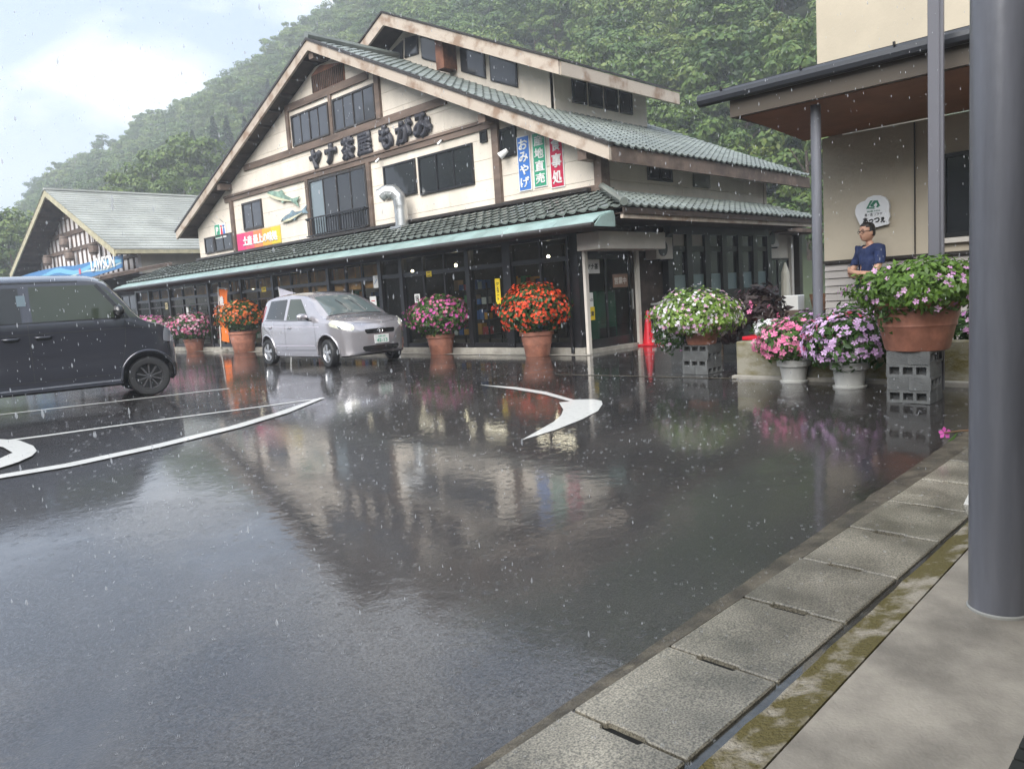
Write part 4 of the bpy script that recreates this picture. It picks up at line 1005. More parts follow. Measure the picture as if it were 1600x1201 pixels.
# exhaust duct
t = thing('exhaust_duct', 'ribbed galvanised exhaust duct bending out over the lower tiled roof', 'duct', (12.35, 16, 3.1))
d0 = at(629, 357, 'X', 12.35)
path = [d0, d0 + Vector((0, 0, .55)), d0 + Vector((-.02, .02, .78)), d0 + Vector((-.10, .12, .93)), d0 + Vector((-.2, .28, .95)), d0 + Vector((-.29, .42, .86))]
rr = []; pp = []
for i in range(len(path) - 1):
    for k in range(6):
        q = path[i].lerp(path[i + 1], k / 6); pp.append(q); rr.append(.165 + (.012 if k % 2 else 0))
pp.append(path[-1]); rr.append(.18)
MB().tube(pp, rr, 18, cap=False).build('duct_pipe', silver, t, smooth=True); MB().tube([path[-1] + (path[-2] - path[-1]) * .12, path[-1] + (path[-2] - path[-1]) * .14], .16, 18).build('duct_mouth', black, t)
MB().box(d0.x - .22, d0.x + .22, d0.y - .22, d0.y + .22, d0.z - .1, d0.z + .06).build('base_collar', silver, t)
# spotlights under the roof / on the walls
for x, y, z, lab in ((12.5, 11.95, 4.32, 'white flood lamp on the gable wall left of the blue banner'), (12.55, 14.1, 4.93, 'small grey lamp above the wide dark gable window'), (12.55, 16.6, 4.92, 'small grey lamp on the gable wall above the bent duct')):
    t = thing('wall_lamp', lab, 'lamp', (x, y, z)); MB().tube([(XW, y, z + .06), (x + .05, y, z + .05)], .014, 6).build('arm', darkbrown, t)
    k_ = 1.0 if y < 12 else .5; MB().tube([(x + .06 * k_, y - .05 * k_, z + .05), (x - .04 * k_, y + .10 * k_, z - .07 * k_)], [.05 * k_, .085 * k_], 12).build('lamp_head', white if y < 12 else silver, t)
# ------------------------------------------------------------ low gabled shop at the far left
LB = thing('gabled_shop', 'low shop with pale sheet roof, timber lattice gable and wavy blue sign board', 'building', (14, 46, 0))
AY, AZ, LS = 46.5, 8.33, .4289
def lz(y): return AZ - LS * abs(y - AY)
def lslope(ya, yb, x0, x1, zo, th, m, name): return slope_prism(ya, yb, x0, x1, zo, th, m, name, parent=LB, zf=lz)
sheetroof = mat('pale_green_sheet_roof', (.42, .43, .40), .3, var=.2, vscale=.6)
rakecol = mat('pale_yellow_board', (.46, .42, .28), .6, var=.2)
lslope(AY, 37.5, 13.05, 30, -.04, .15, soffit, 'roof_deck'); lslope(55.4, AY + .001, 13.05, 30, -.04, .15, soffit, 'roof_deck')
lslope(AY, 37.45, 12.98, 13.05, .0, .34, rakecol, 'rake_board'); lslope(55.5, AY + .002, 12.98, 13.05, .0, .34, rakecol, 'rake_board')
M = MB(); n = 24
for i in range(n):                              # stepped sheet courses
    for sg in (-1, 1):
        ya, yb = AY + sg * 9.1 * i / n, AY + sg * 9.1 * (i + 1) / n
        M.add([(12.95, ya, lz(ya) - .0), (30, ya, lz(ya) - .0), (30, yb, lz(yb) + .07), (12.95, yb, lz(yb) + .07), (30, yb, lz(yb) - .0), (12.95, yb, lz(yb) - .0)], [(0, 1, 2, 3), (3, 2, 4, 5)])
M.build('roof_sheet', sheetroof, LB, 'stuff', fixn=False)
MB().box(12.95, 30, AY - .12, AY + .12, AZ + .02, AZ + .12).build('ridge_cap', sheetroof, LB)
MB().box(13.05, 30, 37.38, 37.46, lz(37.4) - .2, lz(37.4) - .02).build('eave_board', rakecol, LB)
MB().prism([(14.3, 38.3, 0), (14.3, 54.8, 0), (14.3, 54.8, lz(54.8) - .25), (14.3, AY, AZ - .25), (14.3, 38.3, lz(38.3) - .25)], (.15, 0, 0)).build('gable_wall', mat('lattice_white', (.80, .76, .75), .7), LB)
MB().box(14.45, 30, 38.3, 38.45, 0, lz(38.3) - .2).build('side_wall', cream, LB)
for z, h in ((4.15, .14), (5.15, .2), (6.05, .24), (7.0, .2)):
    hw = (AZ - z - .25) / LS; MB().box(14.2, 14.3, max(AY - hw, 38.3), min(AY + hw, 54.8), z, z + h).build('lattice_beam', timber, LB)
y = 38.7
while y < 54.6:
    zt = lz(y) - .3
    if zt > 4.2: MB().box(14.23, 14.3, y - .045, y + .045, 3.6, zt).build('lattice_post', timber, LB)
    y += .72
for i in range(10):
    for sg in (1, -1):
        y = AY + sg * (.5 + i * .9); MB().box(13.06, 14.3, y - .07, y + .07, lz(y) - .42, lz(y) - .19).build('rafter', soffit, LB)
MB().box(13.06, 14.3, AY - .12, AY + .12, AZ - .5, AZ - .2).build('rafter', timber, LB)
for k, (px, py, lab) in enumerate(((100, 378, 'topmost of four wooden barrels hung on the lattice gable'), (108, 399, 'wooden barrel hung just under the topmost one on the lattice gable'), (74, 407, 'leftmost of four wooden barrels hung on the lattice gable'), (146, 389, 'rightmost of four wooden barrels hung on the lattice gable'))):
    p = at(px, py, 'X', 13.9); t = thing('hanging_barrel', lab, 'barrel', p, 0, 'wooden barrels on the lattice gable')
    MB().lathe([(.17, -.30), (.24, -.11), (.25, .09), (.19, .30)], p, 14).build('staves', mat('barrel_wood', (.26, .20, .17), .7, var=.4), t, smooth='auto')
    for dz_ in (-.20, .19): MB().lathe([(.225, dz_ - .02), (.23, dz_ + .02)], p, 14, cap=False).build('hoop', darkbrown, t)
    MB().tube([p + Vector((0, 0, .30)), p + Vector((0, 0, .75))], .02, 5).build('cord', darkbrown, t)
# sign board with waves
SX = 13.35
tl = [(190, 398), (165, 404), (140, 409), (118, 415), (95, 416), (75, 420), (50, 426), (20, 436)]; bl_ = [(20, 458), (60, 451), (100, 443), (145, 432), (190, 418)]
t = thing('wavy_sign_board', 'long wavy blue sign board with white lettering across the lattice gable', 'sign', at(120, 425, 'X', SX))
def sp(l, dx=0): return [at(a, b, 'X', SX) + Vector((dx, 0, 0)) for a, b in l]
def strip2(up_, lo_, dx, m, nm, th=.06):
    M = MB(); n = len(up_)
    for i in range(n - 1): M.prism([u + Vector((dx, 0, 0)) for u in (up_[i], up_[i + 1], lo_[i + 1], lo_[i])], (th, 0, 0))
    M.build(nm, m, t)
n = 16
def resample(l):
    out = []
    for i in range(n + 1):
        f = i / n * (len(l) - 1); k = min(int(f), len(l) - 2); out.append((l[k][0] + (l[k + 1][0] - l[k][0]) * (f - k), l[k][1] + (l[k + 1][1] - l[k][1]) * (f - k)))
    return out
U, Lw = resample(tl), resample(bl_[::-1]); UP_, LO_ = sp(U), sp(Lw)
strip2(UP_, LO_, 0, mat('deep_blue_board', (.05, .19, .42), .5), 'board')
for f0, f1, amp, m, nm in ((.55, .80, .13, mat('sky_blue_wave', (.15, .42, .62), .5), 'wave'), (.30, .42, .12, mat('pale_wave', (.42, .56, .58), .5), 'wave')):
    a_, b_ = [], []
    for i in range(n + 1):
        s_ = amp * math.sin(i * .95 + f0 * 9); a_.append(LO_[i].lerp(UP_[i], max(.03, min(.93, f1 + s_)))); b_.append(LO_[i].lerp(UP_[i], max(.02, min(.9, f0 + s_))))
    strip2(a_, b_, -.008 - .006 * f0, m, nm, .006)
text_obj('lettering', 'LAWSON', .5, white, t, at(160, 411, 'X', SX - .03), NY, UP + NY * .0, bold=.012, depth=.01, width=(at(142, 412, 'X', SX).y - at(179, 408, 'X', SX).y), height=.62)
MB().lathe([(.16, 0), (.16, -.012)], at(125, 424, 'X', SX - .02), 10, 'X').build('flower_mark', mat('mark_pink', (.6, .12, .2), .5), t)
MB().prism([(10.8, 34.2, 2.95), (10.8, 46, 2.95), (14.2, 46, 3.6), (14.2, 34.2, 3.6)], (0, 0, -.14)).build('entrance_canopy', timber, LB); MB().box(10.8, 10.9, 34.2, 46, 2.70, 2.9).build('canopy_board', fascia, LB)
for y in (34.5, 38, 42, 45.8): MB().box(11.0, 11.14, y - .07, y + .07, 0, 2.75).build('canopy_post', darkbrown, LB)
MB().box(14.2, 14.3, 31, 54.8, 0, 3.3).build('front_wall', paintdark, LB)
for i in range(6): window(14.2, 38.6 + i * 2.2, 40.6 + i * 2.2, .2, 2.4, 2, gm=glass, parent=LB, fr=.06)

# ------------------------------------------------------------ annex building on the right
AX = 10.45
ann = thing('annex_building', 'beige rendered annex with a dark canopy roof and grey horizontal boarding, at the right', 'building', (AX, 1, 0))
beige = mat('beige_render', (.50, .44, .34), .8, var=.08, vscale=1.1, bump=.1, bscale=25)
MB().box(AX + .02, AX + .2, -7, 4.14, 1.36, 2.98).build('lower_wall', beige, ann); MB().box(AX, AX + .2, -7, 4.18, 3.05, 8.5).build('upper_wall', beige, ann)
MB().box(AX + .21, 15.5, 3.95, 4.13, 0, 8.5).build('end_wall', beige, ann)
MB().box(AX + .16, AX + .2, -7, 4.14, .0, 1.36).build('boarding_back', paintdark, ann)
for i in range(13):
    z0 = .03 + i * .1; MB().prism([(AX + .02, 4.14, z0), (AX + .15, 4.14, z0), (AX + .15, 4.14, z0 + .092), (AX + .04, 4.14, z0 + .092)], (0, -11.14, 0)).build('boarding_plank', mat('pinkish_grey_board', (.40, .37, .345), .65, var=.12, vscale=3, vstretch=(1, .2, 4), objrand=.05), ann)
MB().box(AX - .02, AX + .15, -7, 4.15, 1.325, 1.365).build('trim_rail', darkbrown, ann)
window(AX + .02, 1.2, 2.70, 1.54, 2.53, 2, fm=black, gm=glass, parent=ann, fr=.05); MB().box(AX - .06, AX + .02, 1.15, 2.75, 1.47, 1.53).build('window_sill', offwhite, ann)
MB().box(AX - .005, AX + .02, 3.0, 3.012, 1.37, 2.97).build('wall_joint', darkbrown, ann)
# canopy
brownfascia = mat('brown_fascia', (.07, .055, .04), .55); redsoffit = mat('red_brown_soffit', (.27, .125, .065), .6, var=.2, vscale=2)
MB().prism([(8.47, 4.78, 3.42), (AX + .02, 4.78, 3.62), (AX + .02, -7, 3.62), (8.47, -7, 3.42)], (0, 0, -.05)).build('canopy_roof', black, ann)
MB().tube([(8.50, 4.82, 3.345), (8.50, -7, 3.345)], .075, 10).build('canopy_gutter', mat('charcoal_gutter', (.03, .033, .04), .35), ann)
for i in range(12): MB().box(8.43, 8.46, 4.5 - i * .95, 4.52 - i * .95, 3.40, 3.44).build('gutter_clip', black, ann)
MB().box(8.56, 8.64, -7, 4.46, 3.09, 3.35).build('canopy_fascia', brownfascia, ann); MB().box(8.645, 10.8, 4.37, 4.45, 3.09, 3.40).build('canopy_fascia', brownfascia, ann)
MB().prism([(8.645, 4.365, 3.085), (10.44, 4.365, 2.99), (10.44, -7, 2.99), (8.645, -7, 3.085)], (0, 0, .03)).build('canopy_soffit', redsoffit, ann)
MB().tube([(8.83, 3.58, .2), (8.83, 3.56, 3.08)], .056, 16).build('round_post', greymetal, ann, smooth='auto')
MB().box(8.12, 8.22, 2.12, 2.22, -.02, 5.6).build('square_post', mat('grey_box_section', (.12, .12, .137), .35), ann, bevel=.006)
MB().box(8.15, 8.19, 2.095, 2.12, .0, 5.6).build('square_post_flange', MATS['grey_box_section'], ann)
# foreground pillar
pc = gnd(1560, 967); d = (Vector((pc.x, pc.y, 0)) - Vector((0, 0, 0))).normalized()
pcx = at(1557, 950, 'Z', -.07); ctr = Vector((3.30, .66)); PRAD = .105
pf0 = at(1560, 967, 'Z', -.075); pdv = Vector((pf0.x, pf0.y, 0)).normalized(); PR = .0955; pfc = pf0 + pdv * PR
t = thing('round_pillar', 'thick glossy grey round steel pillar in the right foreground', 'pillar', (pfc.x, pfc.y, -.075))
MB().tube([(pfc.x, pfc.y, -.08), (pfc.x, pfc.y, 4.6)], PR, 48).build('shaft', greymetal, t, smooth='auto')
MB().lathe([(PR + .006, -.077), (PR + .006, -.066), (PR + .001, -.062)], (pfc.x, pfc.y, 0), 40, cap=False).build('base_sealant', mat('grey_sealant', (.3, .3, .28), .7), t)

# cloud shaped sign
t = thing('cloud_shaped_sign', 'white cloud shaped sign with a green mountain emblem behind the man', 'sign', (AX - .05, 3.5, 1.95))
zz = [(310, 330), (330, 265), (385, 222), (440, 205), (480, 160), (560, 130), (640, 130), (710, 155), (755, 205), (770, 270), (762, 340), (775, 410), (755, 470), (765, 500), (750, 520), (690, 530), (640, 545), (560, 565), (510, 578), (450, 560), (385, 540), (355, 490), (330, 430), (312, 385)]
Zp = lambda x, y, dx: at(1300 + x / 8.575, 290 + y / 8.575, 'X', AX - dx)
MB().prism([Zp(x, y, .05) for x, y in zz], (.05, 0, 0)).build('board', mat('sign_white', (.72, .73, .74), .45), t)
dg = mat('emblem_green', (.015, .16, .09), .5)
for pl in ([(455, 312), (515, 200), (545, 200), (490, 292), (560, 292), (575, 310)], [(510, 265), (560, 200), (610, 195), (645, 275), (620, 275), (590, 225), (555, 265), (580, 290), (520, 285)], [(590, 290), (610, 250), (625, 290)]):
    MB().prism([Zp(x, y, .053) for x, y in pl], (.003, 0, 0)).build('emblem', dg, t)
for txt, x, y, w_, h_, m, b_ in (('道の駅 もがみ', 555, 340, 175, 22, dg, .0), ('産・直 プラザ', 553, 385, 235, 34, ink, .0), ('あっつぇ', 560, 462, 300, 80, ink, .006)):
    a, b = Zp(x - w_ / 2, y, .053), Zp(x + w_ / 2, y - 0, .053)
    text_obj('lettering', txt, .1, m, t, Zp(x, y, .053), NY, UP, bold=b_, depth=.001, width=abs(a.y - b.y), height=h_ / 8.575 / 111)

# planter bed in front of the annex
pb = thing('planter_bed', 'low mossy concrete planter wall with a stepped foot in front of the annex', 'planter', (8.6, 0, 0))
MB().box(8.60, 8.74, -6, 4.50, -.05, .44).build('front_wall', plantermat, pb, bevel=.012); MB().box(8.742, 10.0, 4.36, 4.49, -.05, .43).build('end_wall', plantermat, pb, bevel=.012)
MB().box(8.50, 8.598, -6, 4.52, -.05, .035).build('foot', concrete, pb, bevel=.008); MB().box(8.742, 9.95, -6, 4.355, -.02, .34).build('soil', mat('dark_soil', (.045, .032, .022), .95, bump=.6, bscale=30), pb)
MB().box(9.96, AX + .15, -6, 4.1, -.02, .075).build('porch_floor', walkmat, pb)

# unseen building added beside the viewpoint, for darker shade and reflections
she = thing('added_dark_building', 'unseen dark brown building added along the walkway to shape shade and reflections', 'building', (2, -1.6, 0))
MB().box(-4, 7.5, -1.75, -1.6, -.1, 3.3).build('added_dark_wall', mat('added_wall_brown', (.10, .085, .07), .7), she); MB().box(-4, 6.2, -1.6, -.1, 3.12, 3.3).build('added_dark_eave', mat('added_eave_brown', (.12, .09, .07), .7), she)
# ------------------------------------------------------------ flowers
def blossom_shape(seed=0, s=1.0):
    rnd = random.Random(seed); vs = []; fs = []
    vs.append((0, 0, -.12 * s))
    for k in range(5):
        a = k * 2 * PI / 5 + rnd.uniform(-.12, .12); r = s * rnd.uniform(.88, 1.1); z = s * rnd.uniform(.0, .22)
        b = len(vs)
        vs += [(math.cos(a - .5) * r * .72, math.sin(a - .5) * r * .72, z * .6), (math.cos(a) * r, math.sin(a) * r, z), (math.cos(a + .5) * r * .72, math.sin(a + .5) * r * .72, z * .6)]
        fs += [(0, b, b + 1, b + 2)]
    return vs, fs
BSH = [blossom_shape(i) for i in range(5)]
def petal(name, cols):
    m = foliage_mat(name, cols); return m
def flowers(t, c, rx, rz, n_leaf, n_bl, leaf_m, bl_m, ls=.05, bs=.04, single=False, seed=1, droop=.35, up=1.0, bl_low=-.5, jit=.13, cover=None, ry=None):
    """dome of leaves (one mesh) and blossoms; c is the centre of the ball in world coordinates"""
    rnd = random.Random(seed); c = Vector(c); off = root_off(t); vs = []; fs = []
    def surf(d):
        k = 1 + jit * 2.2 * noise.noise(d * 2.6 + Vector((seed * 3.1, 0, 0)))
        z = d.z * rz * (up if d.z > 0 else droop)
        return Vector((d.x * rx * k, d.y * rx * k, z * k))
    for i in range(n_leaf):
        d = Vector((rnd.gauss(0, 1), rnd.gauss(0, 1), rnd.gauss(.15, 1))).normalized()
        p = surf(d) * (rnd.uniform(.5, 1.12) ** .6)
        n = (d + Vector((rnd.uniform(-.7, .7), rnd.uniform(-.7, .7), rnd.uniform(-.2, .8)))).normalized()
        u = n.orthogonal().normalized(); u.rotate(Matrix.Rotation(rnd.uniform(0, 6.28), 3, n)); w = n.cross(u); s = ls * rnd.uniform(.6, 1.25); k = len(vs); q = c + p - off
        vs += [q - u * s, q - w * s * .42 - n * .1 * s, q + u * s - n * .25 * s, q + w * s * .42 - n * .1 * s]; fs.append((k, k + 1, k + 2, k + 3))
    me = bpy.data.meshes.new('leaves'); me.from_pydata([tuple(v) for v in vs], [], fs)
    link('leaves', me, leaf_m, t, 'stuff')
    shared = None; vs = []; fs = []
    if single:
        shared = []
        for q in range(4):
            sv, sf = BSH[q]; me = bpy.data.meshes.new('blossom'); me.from_pydata([(x * bs, y * bs, z * bs) for x, y, z in sv], [], sf); me.materials.append(bl_m[q % len(bl_m)]); shared.append(me)
    per = {}
    for i in range(n_bl):
        for _ in range(50):
            d = Vector((rnd.gauss(0, 1), rnd.gauss(0, 1), rnd.gauss(.25, .8))).normalized()
            if d.z > bl_low and (cover is None or rnd.random() < cover(d)): break
        p = surf(d) * rnd.uniform(.94, 1.08); n = (d + Vector((rnd.uniform(-.4, .4), rnd.uniform(-.4, .4), rnd.uniform(-.1, .5)))).normalized()
        if single:
            o = bpy.data.objects.new('blossom', shared[rnd.randrange(len(shared))]); COL.objects.link(o); o.parent = t
            o.matrix_local = Matrix.Translation(c + p - off) @ (n.to_track_quat('Z', 'Y').to_matrix() @ Matrix.Rotation(rnd.uniform(0, 6.28), 3, 'Z')).to_4x4() @ Matrix.Scale(rnd.uniform(.75, 1.15), 4)
        else:
            sv, sf = BSH[i % 5]; M = per.setdefault(i % len(bl_m), MB()); u = n.orthogonal().normalized(); w = n.cross(u); s = bs * rnd.uniform(.7, 1.15); q = c + p - off
            M.add([q + (u * x + w * y + n * z) * s for x, y, z in sv], sf)
    for k, M in per.items():
        link('blossoms', M.mesh('blossoms'), bl_m[k], t, 'stuff')
red_b = [petal('scarlet_petal', [(.55, .03, .01), (.72, .06, .02), (.80, .12, .03)])]
orange_b = [petal('orange_petal', [(.62, .06, .015), (.75, .11, .02), (.72, .20, .05)])]
mag_b = [petal('magenta_petal', [(.42, .03, .24), (.58, .07, .36), (.62, .16, .42)]), petal('rose_petal', [(.5, .08, .2), (.62, .16, .3), (.62, .3, .4)])]
pink_b = [petal('pale_pink_petal', [(.66, .30, .42), (.72, .46, .55), (.70, .2, .38)]), MATS['rose_petal']]
coral_b = [petal('coral_pink_petal', [(.66, .11, .27), (.74, .20, .38), (.76, .34, .48)])]
lav_b = [petal('lavender_petal', [(.62, .34, .66), (.70, .46, .73), (.74, .58, .78)])]
lilac_b = [petal('lilac_petal', [(.60, .32, .56), (.66, .42, .62), (.5, .18, .46)])]
white_b = [petal('white_petal', [(.72, .70, .72), (.78, .76, .78), (.70, .62, .72)])]
crim_b = [petal('crimson_petal', [(.5, .02, .08), (.62, .05, .14), (.66, .12, .22)])]

def tub(t, x, y, z, r0, r1, h, m, lip=.035, rings=True):
    pr = [(r0 * .96, z), (r0, z + .015), (r0 + (r1 - r0) * .45, z + h * .45)]
    if rings: pr += [(r0 + (r1 - r0) * .55 + .006, z + h * .5), (r0 + (r1 - r0) * .58, z + h * .56), (r0 + (r1 - r0) * .75 + .006, z + h * .72), (r0 + (r1 - r0) * .8, z + h * .78)]
    pr += [(r1 - .012, z + h - .08), (r1 + lip * .5, z + h - .07), (r1 + lip * .6, z + h - .01), (r1 + lip * .3, z + h), (r1 - .03, z + h - .005), (r1 - .05, z + h - .05)]
    MB().lathe(pr, (x, y, 0), 36).build('pot', m, t, smooth='auto')
    MB().lathe([(0, z + h - .06), (r1 - .045, z + h - .06)], (x, y, 0), 20, cap=False).build('soil', mat('potting_soil', (.035, .025, .02), .9), t)
def potted(name, lab, x, y, z, r0, r1, h, pm, group=None):
    t = thing(name, lab, 'potted flowers', (x, y, z), 0, group); tub(t, x, y, z, r0, r1, h, pm); return t
t = potted('flower_tub', 'big terracotta tub with a round ball of scarlet flowers by the entrance', 10.75, 9.72, 0, .23, .31, .47, terracotta, 'terracotta flower tubs along the shop front')
flowers(t, (10.75, 9.72, .86), .66, .48, 2600, 900, leaf_pot, red_b, .055, .036, seed=3, droop=.85, bl_low=-.75)
t = potted('flower_tub', 'terracotta tub with a mound of magenta flowers right of the silver car', 10.95, 12.75, 0, .24, .30, .43, terracotta, 'terracotta flower tubs along the shop front')
flowers(t, (10.95, 12.75, .82), .68, .44, 2400, 480, leaf_pot, mag_b, .055, .038, seed=4, droop=.9, bl_low=-.8)
t = potted('flower_tub', 'tall terracotta tub with orange flowers behind the back of the silver car', 10.9, 21.75, 0, .30, .40, .62, terracotta, 'terracotta flower tubs along the shop front')
flowers(t, (10.9, 21.75, 1.05), .72, .50, 2000, 420, leaf_pot, orange_b, .06, .05, seed=5, droop=.8)
t = potted('flower_tub', 'low terracotta tub overflowing with pink and white flowers left of the orange flag', 10.95, 25.3, 0, .27, .33, .42, terracotta, 'terracotta flower tubs along the shop front')
flowers(t, (10.95, 25.3, .78), .85, .48, 2000, 620, leaf_pot, pink_b, .06, .05, seed=6, droop=.85)
t = potted('flower_tub', 'terracotta tub of violet and pink flowers showing over the bonnet of the dark van', 10.95, 28.6, 0, .27, .33, .42, terracotta, 'terracotta flower tubs along the shop front')
flowers(t, (10.95, 28.6, .86), .85, .42, 1600, 480, leaf_pot, [pink_b[0], mag_b[0]], .06, .05, seed=7, droop=.8)
t = potted('flower_tub', 'terracotta tub of rose pink flowers farthest along the shop front', 10.95, 31.8, 0, .27, .33, .42, terracotta, 'terracotta flower tubs along the shop front')
flowers(t, (10.95, 31.8, .92), .85, .40, 1400, 420, leaf_pot, mag_b[1:], .06, .05, seed=8, droop=.8)

# cinder blocks: each one a thing, with three open cores
def cinder_mesh():
    L_, Wd, Ht, th = .37, .183, .118, .028
    bm = bmesh.new(); holes = []; bw = (L_ - th * 4) / 3
    xs = [-L_ / 2]
    for i in range(3): xs += [-L_ / 2 + th + i * (bw + th), -L_ / 2 + (i + 1) * (bw + th)]
    xs.append(L_ / 2); zs = [0, .024, Ht - .024, Ht]
    M = MB()
    for i in range(len(xs) - 1):
        for j in range(3):
            if i in (1, 3, 5) and j == 1:
                M.box(xs[i], xs[i + 1], -.01, .01, zs[1], zs[2]); continue
            M.box(xs[i], xs[i + 1], -Wd / 2, Wd / 2, zs[j], zs[j + 1])
    M.add([], [])
    me = M.mesh('cinder_block')
    bm.from_mesh(me); bmesh.ops.remove_doubles(bm, verts=bm.verts, dist=.0001); bmesh.ops.recalc_face_normals(bm, faces=bm.faces); bm.to_mesh(me); bm.free()
    me.materials.append(grey_block); return me
cm = cinder_mesh()
def block(x, y, z, rz, lab, group, zs=1):
    o = bpy.data.objects.new('cinder_block', cm); COL.objects.link(o); o.location = (x, y, z); o.rotation_euler = (0, 0, rz); o.scale = (1, 1, zs); tag(o, lab, 'cinder block', group)
words = ['bottom', 'second', 'third', 'fourth', 'top']
zb = zg(7.6, 2.2)
for (cx_, cy_, z0, lh, zs, par, where, grp) in ((7.62, 2.2, zb, .1185, 1.0, 0, 'under the large flower tub', 'blocks under the large flower tub'), (8.95, 5.17, 0, .0955, .805, 1, 'left of the planter wall', 'blocks under the smaller raised tub')):
    for k in range(4):
        wd = ['bottom', 'second', 'third', 'top'][k]; turned = (k + par) % 2
        for q in (-1, 1):
            j1, j2 = random.uniform(-.01, .01), random.uniform(-.03, .03)
            if turned: block(cx_ + j1, cy_ + q * .0945, z0 + lh * k, j2, f"grey cinder block, {wd} layer, {'left' if q > 0 else 'right'} end-on one, {where}", grp, zs)
            else: block(cx_ + q * .0945, cy_ + j1, z0 + lh * k, PI / 2 + j2, f"grey cinder block, {wd} layer, {'back' if q > 0 else 'front'} one with open cores, {where}", grp, zs)
zt = zb + .1185 * 4
t = potted('raised_flower_tub', 'large terracotta tub of lime foliage and lilac flowers raised on cinder blocks', 7.66, 2.19, zt + .001, .27, .37, .46, terracotta, 'raised tubs on cinder blocks')
flowers(t, (7.64, 2.15, .99), .56, .27, 5600, 110, leaf_lime, lilac_b, .035, .030, single=True, seed=11, droop=.85, bl_low=-.9, jit=.14)
flowers(t, (7.46, 2.33, .80), .20, .17, 240, 10, leaf_pot, lilac_b, .04, .032, single=True, seed=12, droop=1.2, bl_low=-.9)
zt = .0955 * 4
t = potted('raised_flower_tub', 'smaller terracotta tub of pale green foliage and pink white flowers raised on cinder blocks', 8.95, 5.17, zt + .001, .19, .24, .26, terracotta, 'raised tubs on cinder blocks')
flowers(t, (8.92, 5.22, .74), .58, .34, 3000, 460, leaf_lime, [white_b[0], lilac_b[0], white_b[0], pink_b[0]], .040, .027, seed=13, droop=.72, bl_low=-.9)
flowers(t, (8.85, 5.55, .52), .28, .25, 420, 90, leaf_pot, [lilac_b[0], white_b[0]], .04, .026, seed=14, droop=1.0, bl_low=-.95)
# white pots on the asphalt
t = thing('white_flower_pot', 'white plastic pot of coral pink flowers standing before the planter wall', 'potted flowers', (8.42, 3.70, zg(8.42, 3.7)), 0, 'white flower pots'); tub(t, 8.42, 3.70, zg(8.42, 3.7), .125, .165, .26, whitepot, rings=False)
MB().lathe([(.15, zg(8.42, 3.7)), (.155, zg(8.42, 3.7) + .02), (.128, zg(8.42, 3.7) + .024)], (8.42, 3.70, 0), 32).build('saucer', whitepot, t, smooth='auto')
flowers(t, (8.42, 3.70, .45), .40, .25, 900, 230, leaf_pot, coral_b, .05, .040, single=True, seed=21, droop=.9, bl_low=-.55)
t = thing('white_flower_pot', 'white plastic pot of lavender flowers standing nearest the grey pillar', 'potted flowers', (8.2, 3.0, zg(8.2, 3.0)), 0, 'white flower pots'); tub(t, 8.20, 3.00, zg(8.2, 3), .14, .175, .27, whitepot, rings=False)
MB().lathe([(.165, zg(8.2, 3.)), (.17, zg(8.2, 3.) + .02), (.142, zg(8.2, 3.) + .024)], (8.2, 3.0, 0), 32).build('saucer', whitepot, t, smooth='auto')
flowers(t, (8.2, 3.02, .46), .46, .31, 1100, 270, leaf_pot, lav_b, .052, .042, single=True, seed=22, droop=.9, bl_low=-.6)
# plants in the planter bed
def bed_plant(name, lab, x, y, z, r, h, leaf_m, bl_m, nl, nb, seed, cat='plant', bs=.032):
    t = thing(name, lab, cat, (x, y, .34)); MB().tube([(x, y, .30), (x, y, z)], .012, 5).build('stem', bark, t)
    flowers(t, (x, y, z), r, h, nl, nb, leaf_m, bl_m, .045, bs, seed=seed, droop=.8); return t
bed_plant('red_flower_plant', 'plant with crimson flowers in the bed behind the lavender pot', 8.95, 3.28, .58, .26, .17, leaf_pot, crim_b, 300, 130, 31)
bed_plant('violet_flower_plant', 'plant with small violet flowers in the bed by the round grey post', 9.1, 3.80, .60, .26, .18, leaf_pot, lav_b, 320, 60, 32)
bed_plant('violet_flower_plant', 'plant with pale violet flowers in the bed right of the round grey post', 9.15, 3.3, .66, .24, .18, leaf_pot, lav_b, 320, 60, 33)
bed_plant('pink_flower_plant', 'leafy plant with a few pink flowers in the bed beside the big pillar', 8.95, 2.08, .55, .22, .18, leaf_pot, lilac_b, 300, 40, 34)
bed_plant('white_flower_plant', 'small clump of white flowers at the left corner of the planter bed', 8.95, 4.22, .56, .20, .13, leaf_pot, white_b, 260, 90, 35)
t = thing('dark_leaf_shrub', 'tall shrub of purple brown and dark green leaves behind the planter bed', 'shrub', (11.5, 5.6, 0)); MB().tube([(11.5, 5.6, 0), (11.5, 5.6, .55)], .03, 6).build('stem', bark, t)
flowers(t, (11.5, 5.6, .70), .40, .38, 700, 14, leaf_dark, coral_b, .085, .05, seed=41, droop=.8, jit=.2)
t = thing('dark_leaf_shrub', 'small reddish leaved shrub left of the tall purple shrub', 'shrub', (11.2, 6.1, 0)); MB().tube([(11.2, 6.1, 0), (11.2, 6.1, .4)], .02, 6).build('stem', bark, t)
flowers(t, (11.2, 6.1, .48), .36, .34, 420, 12, leaf_dark, coral_b, .08, .04, seed=42, droop=.9, jit=.2)
t = thing('red_tray', 'flat red plastic tray behind the white flowers', 'tray', (11.2, 5.25, .2)); MB().box(10.95, 11.45, 4.95, 5.55, .0, .26).build('stand', darkbrown, t); MB().box(10.9, 11.5, 4.9, 5.6, .26, .32).build('tray', red, t, bevel=.01)
t = thing('white_box', 'small white box on a crate beside the dark end wall', 'box', (16.6, 7.3, 0)); MB().box(16.4, 16.9, 7.05, 7.6, 0, .45).build('crate', timber, t); MB().box(16.45, 16.8, 7.1, 7.5, .452, .78).build('carton', white, t, bevel=.01)
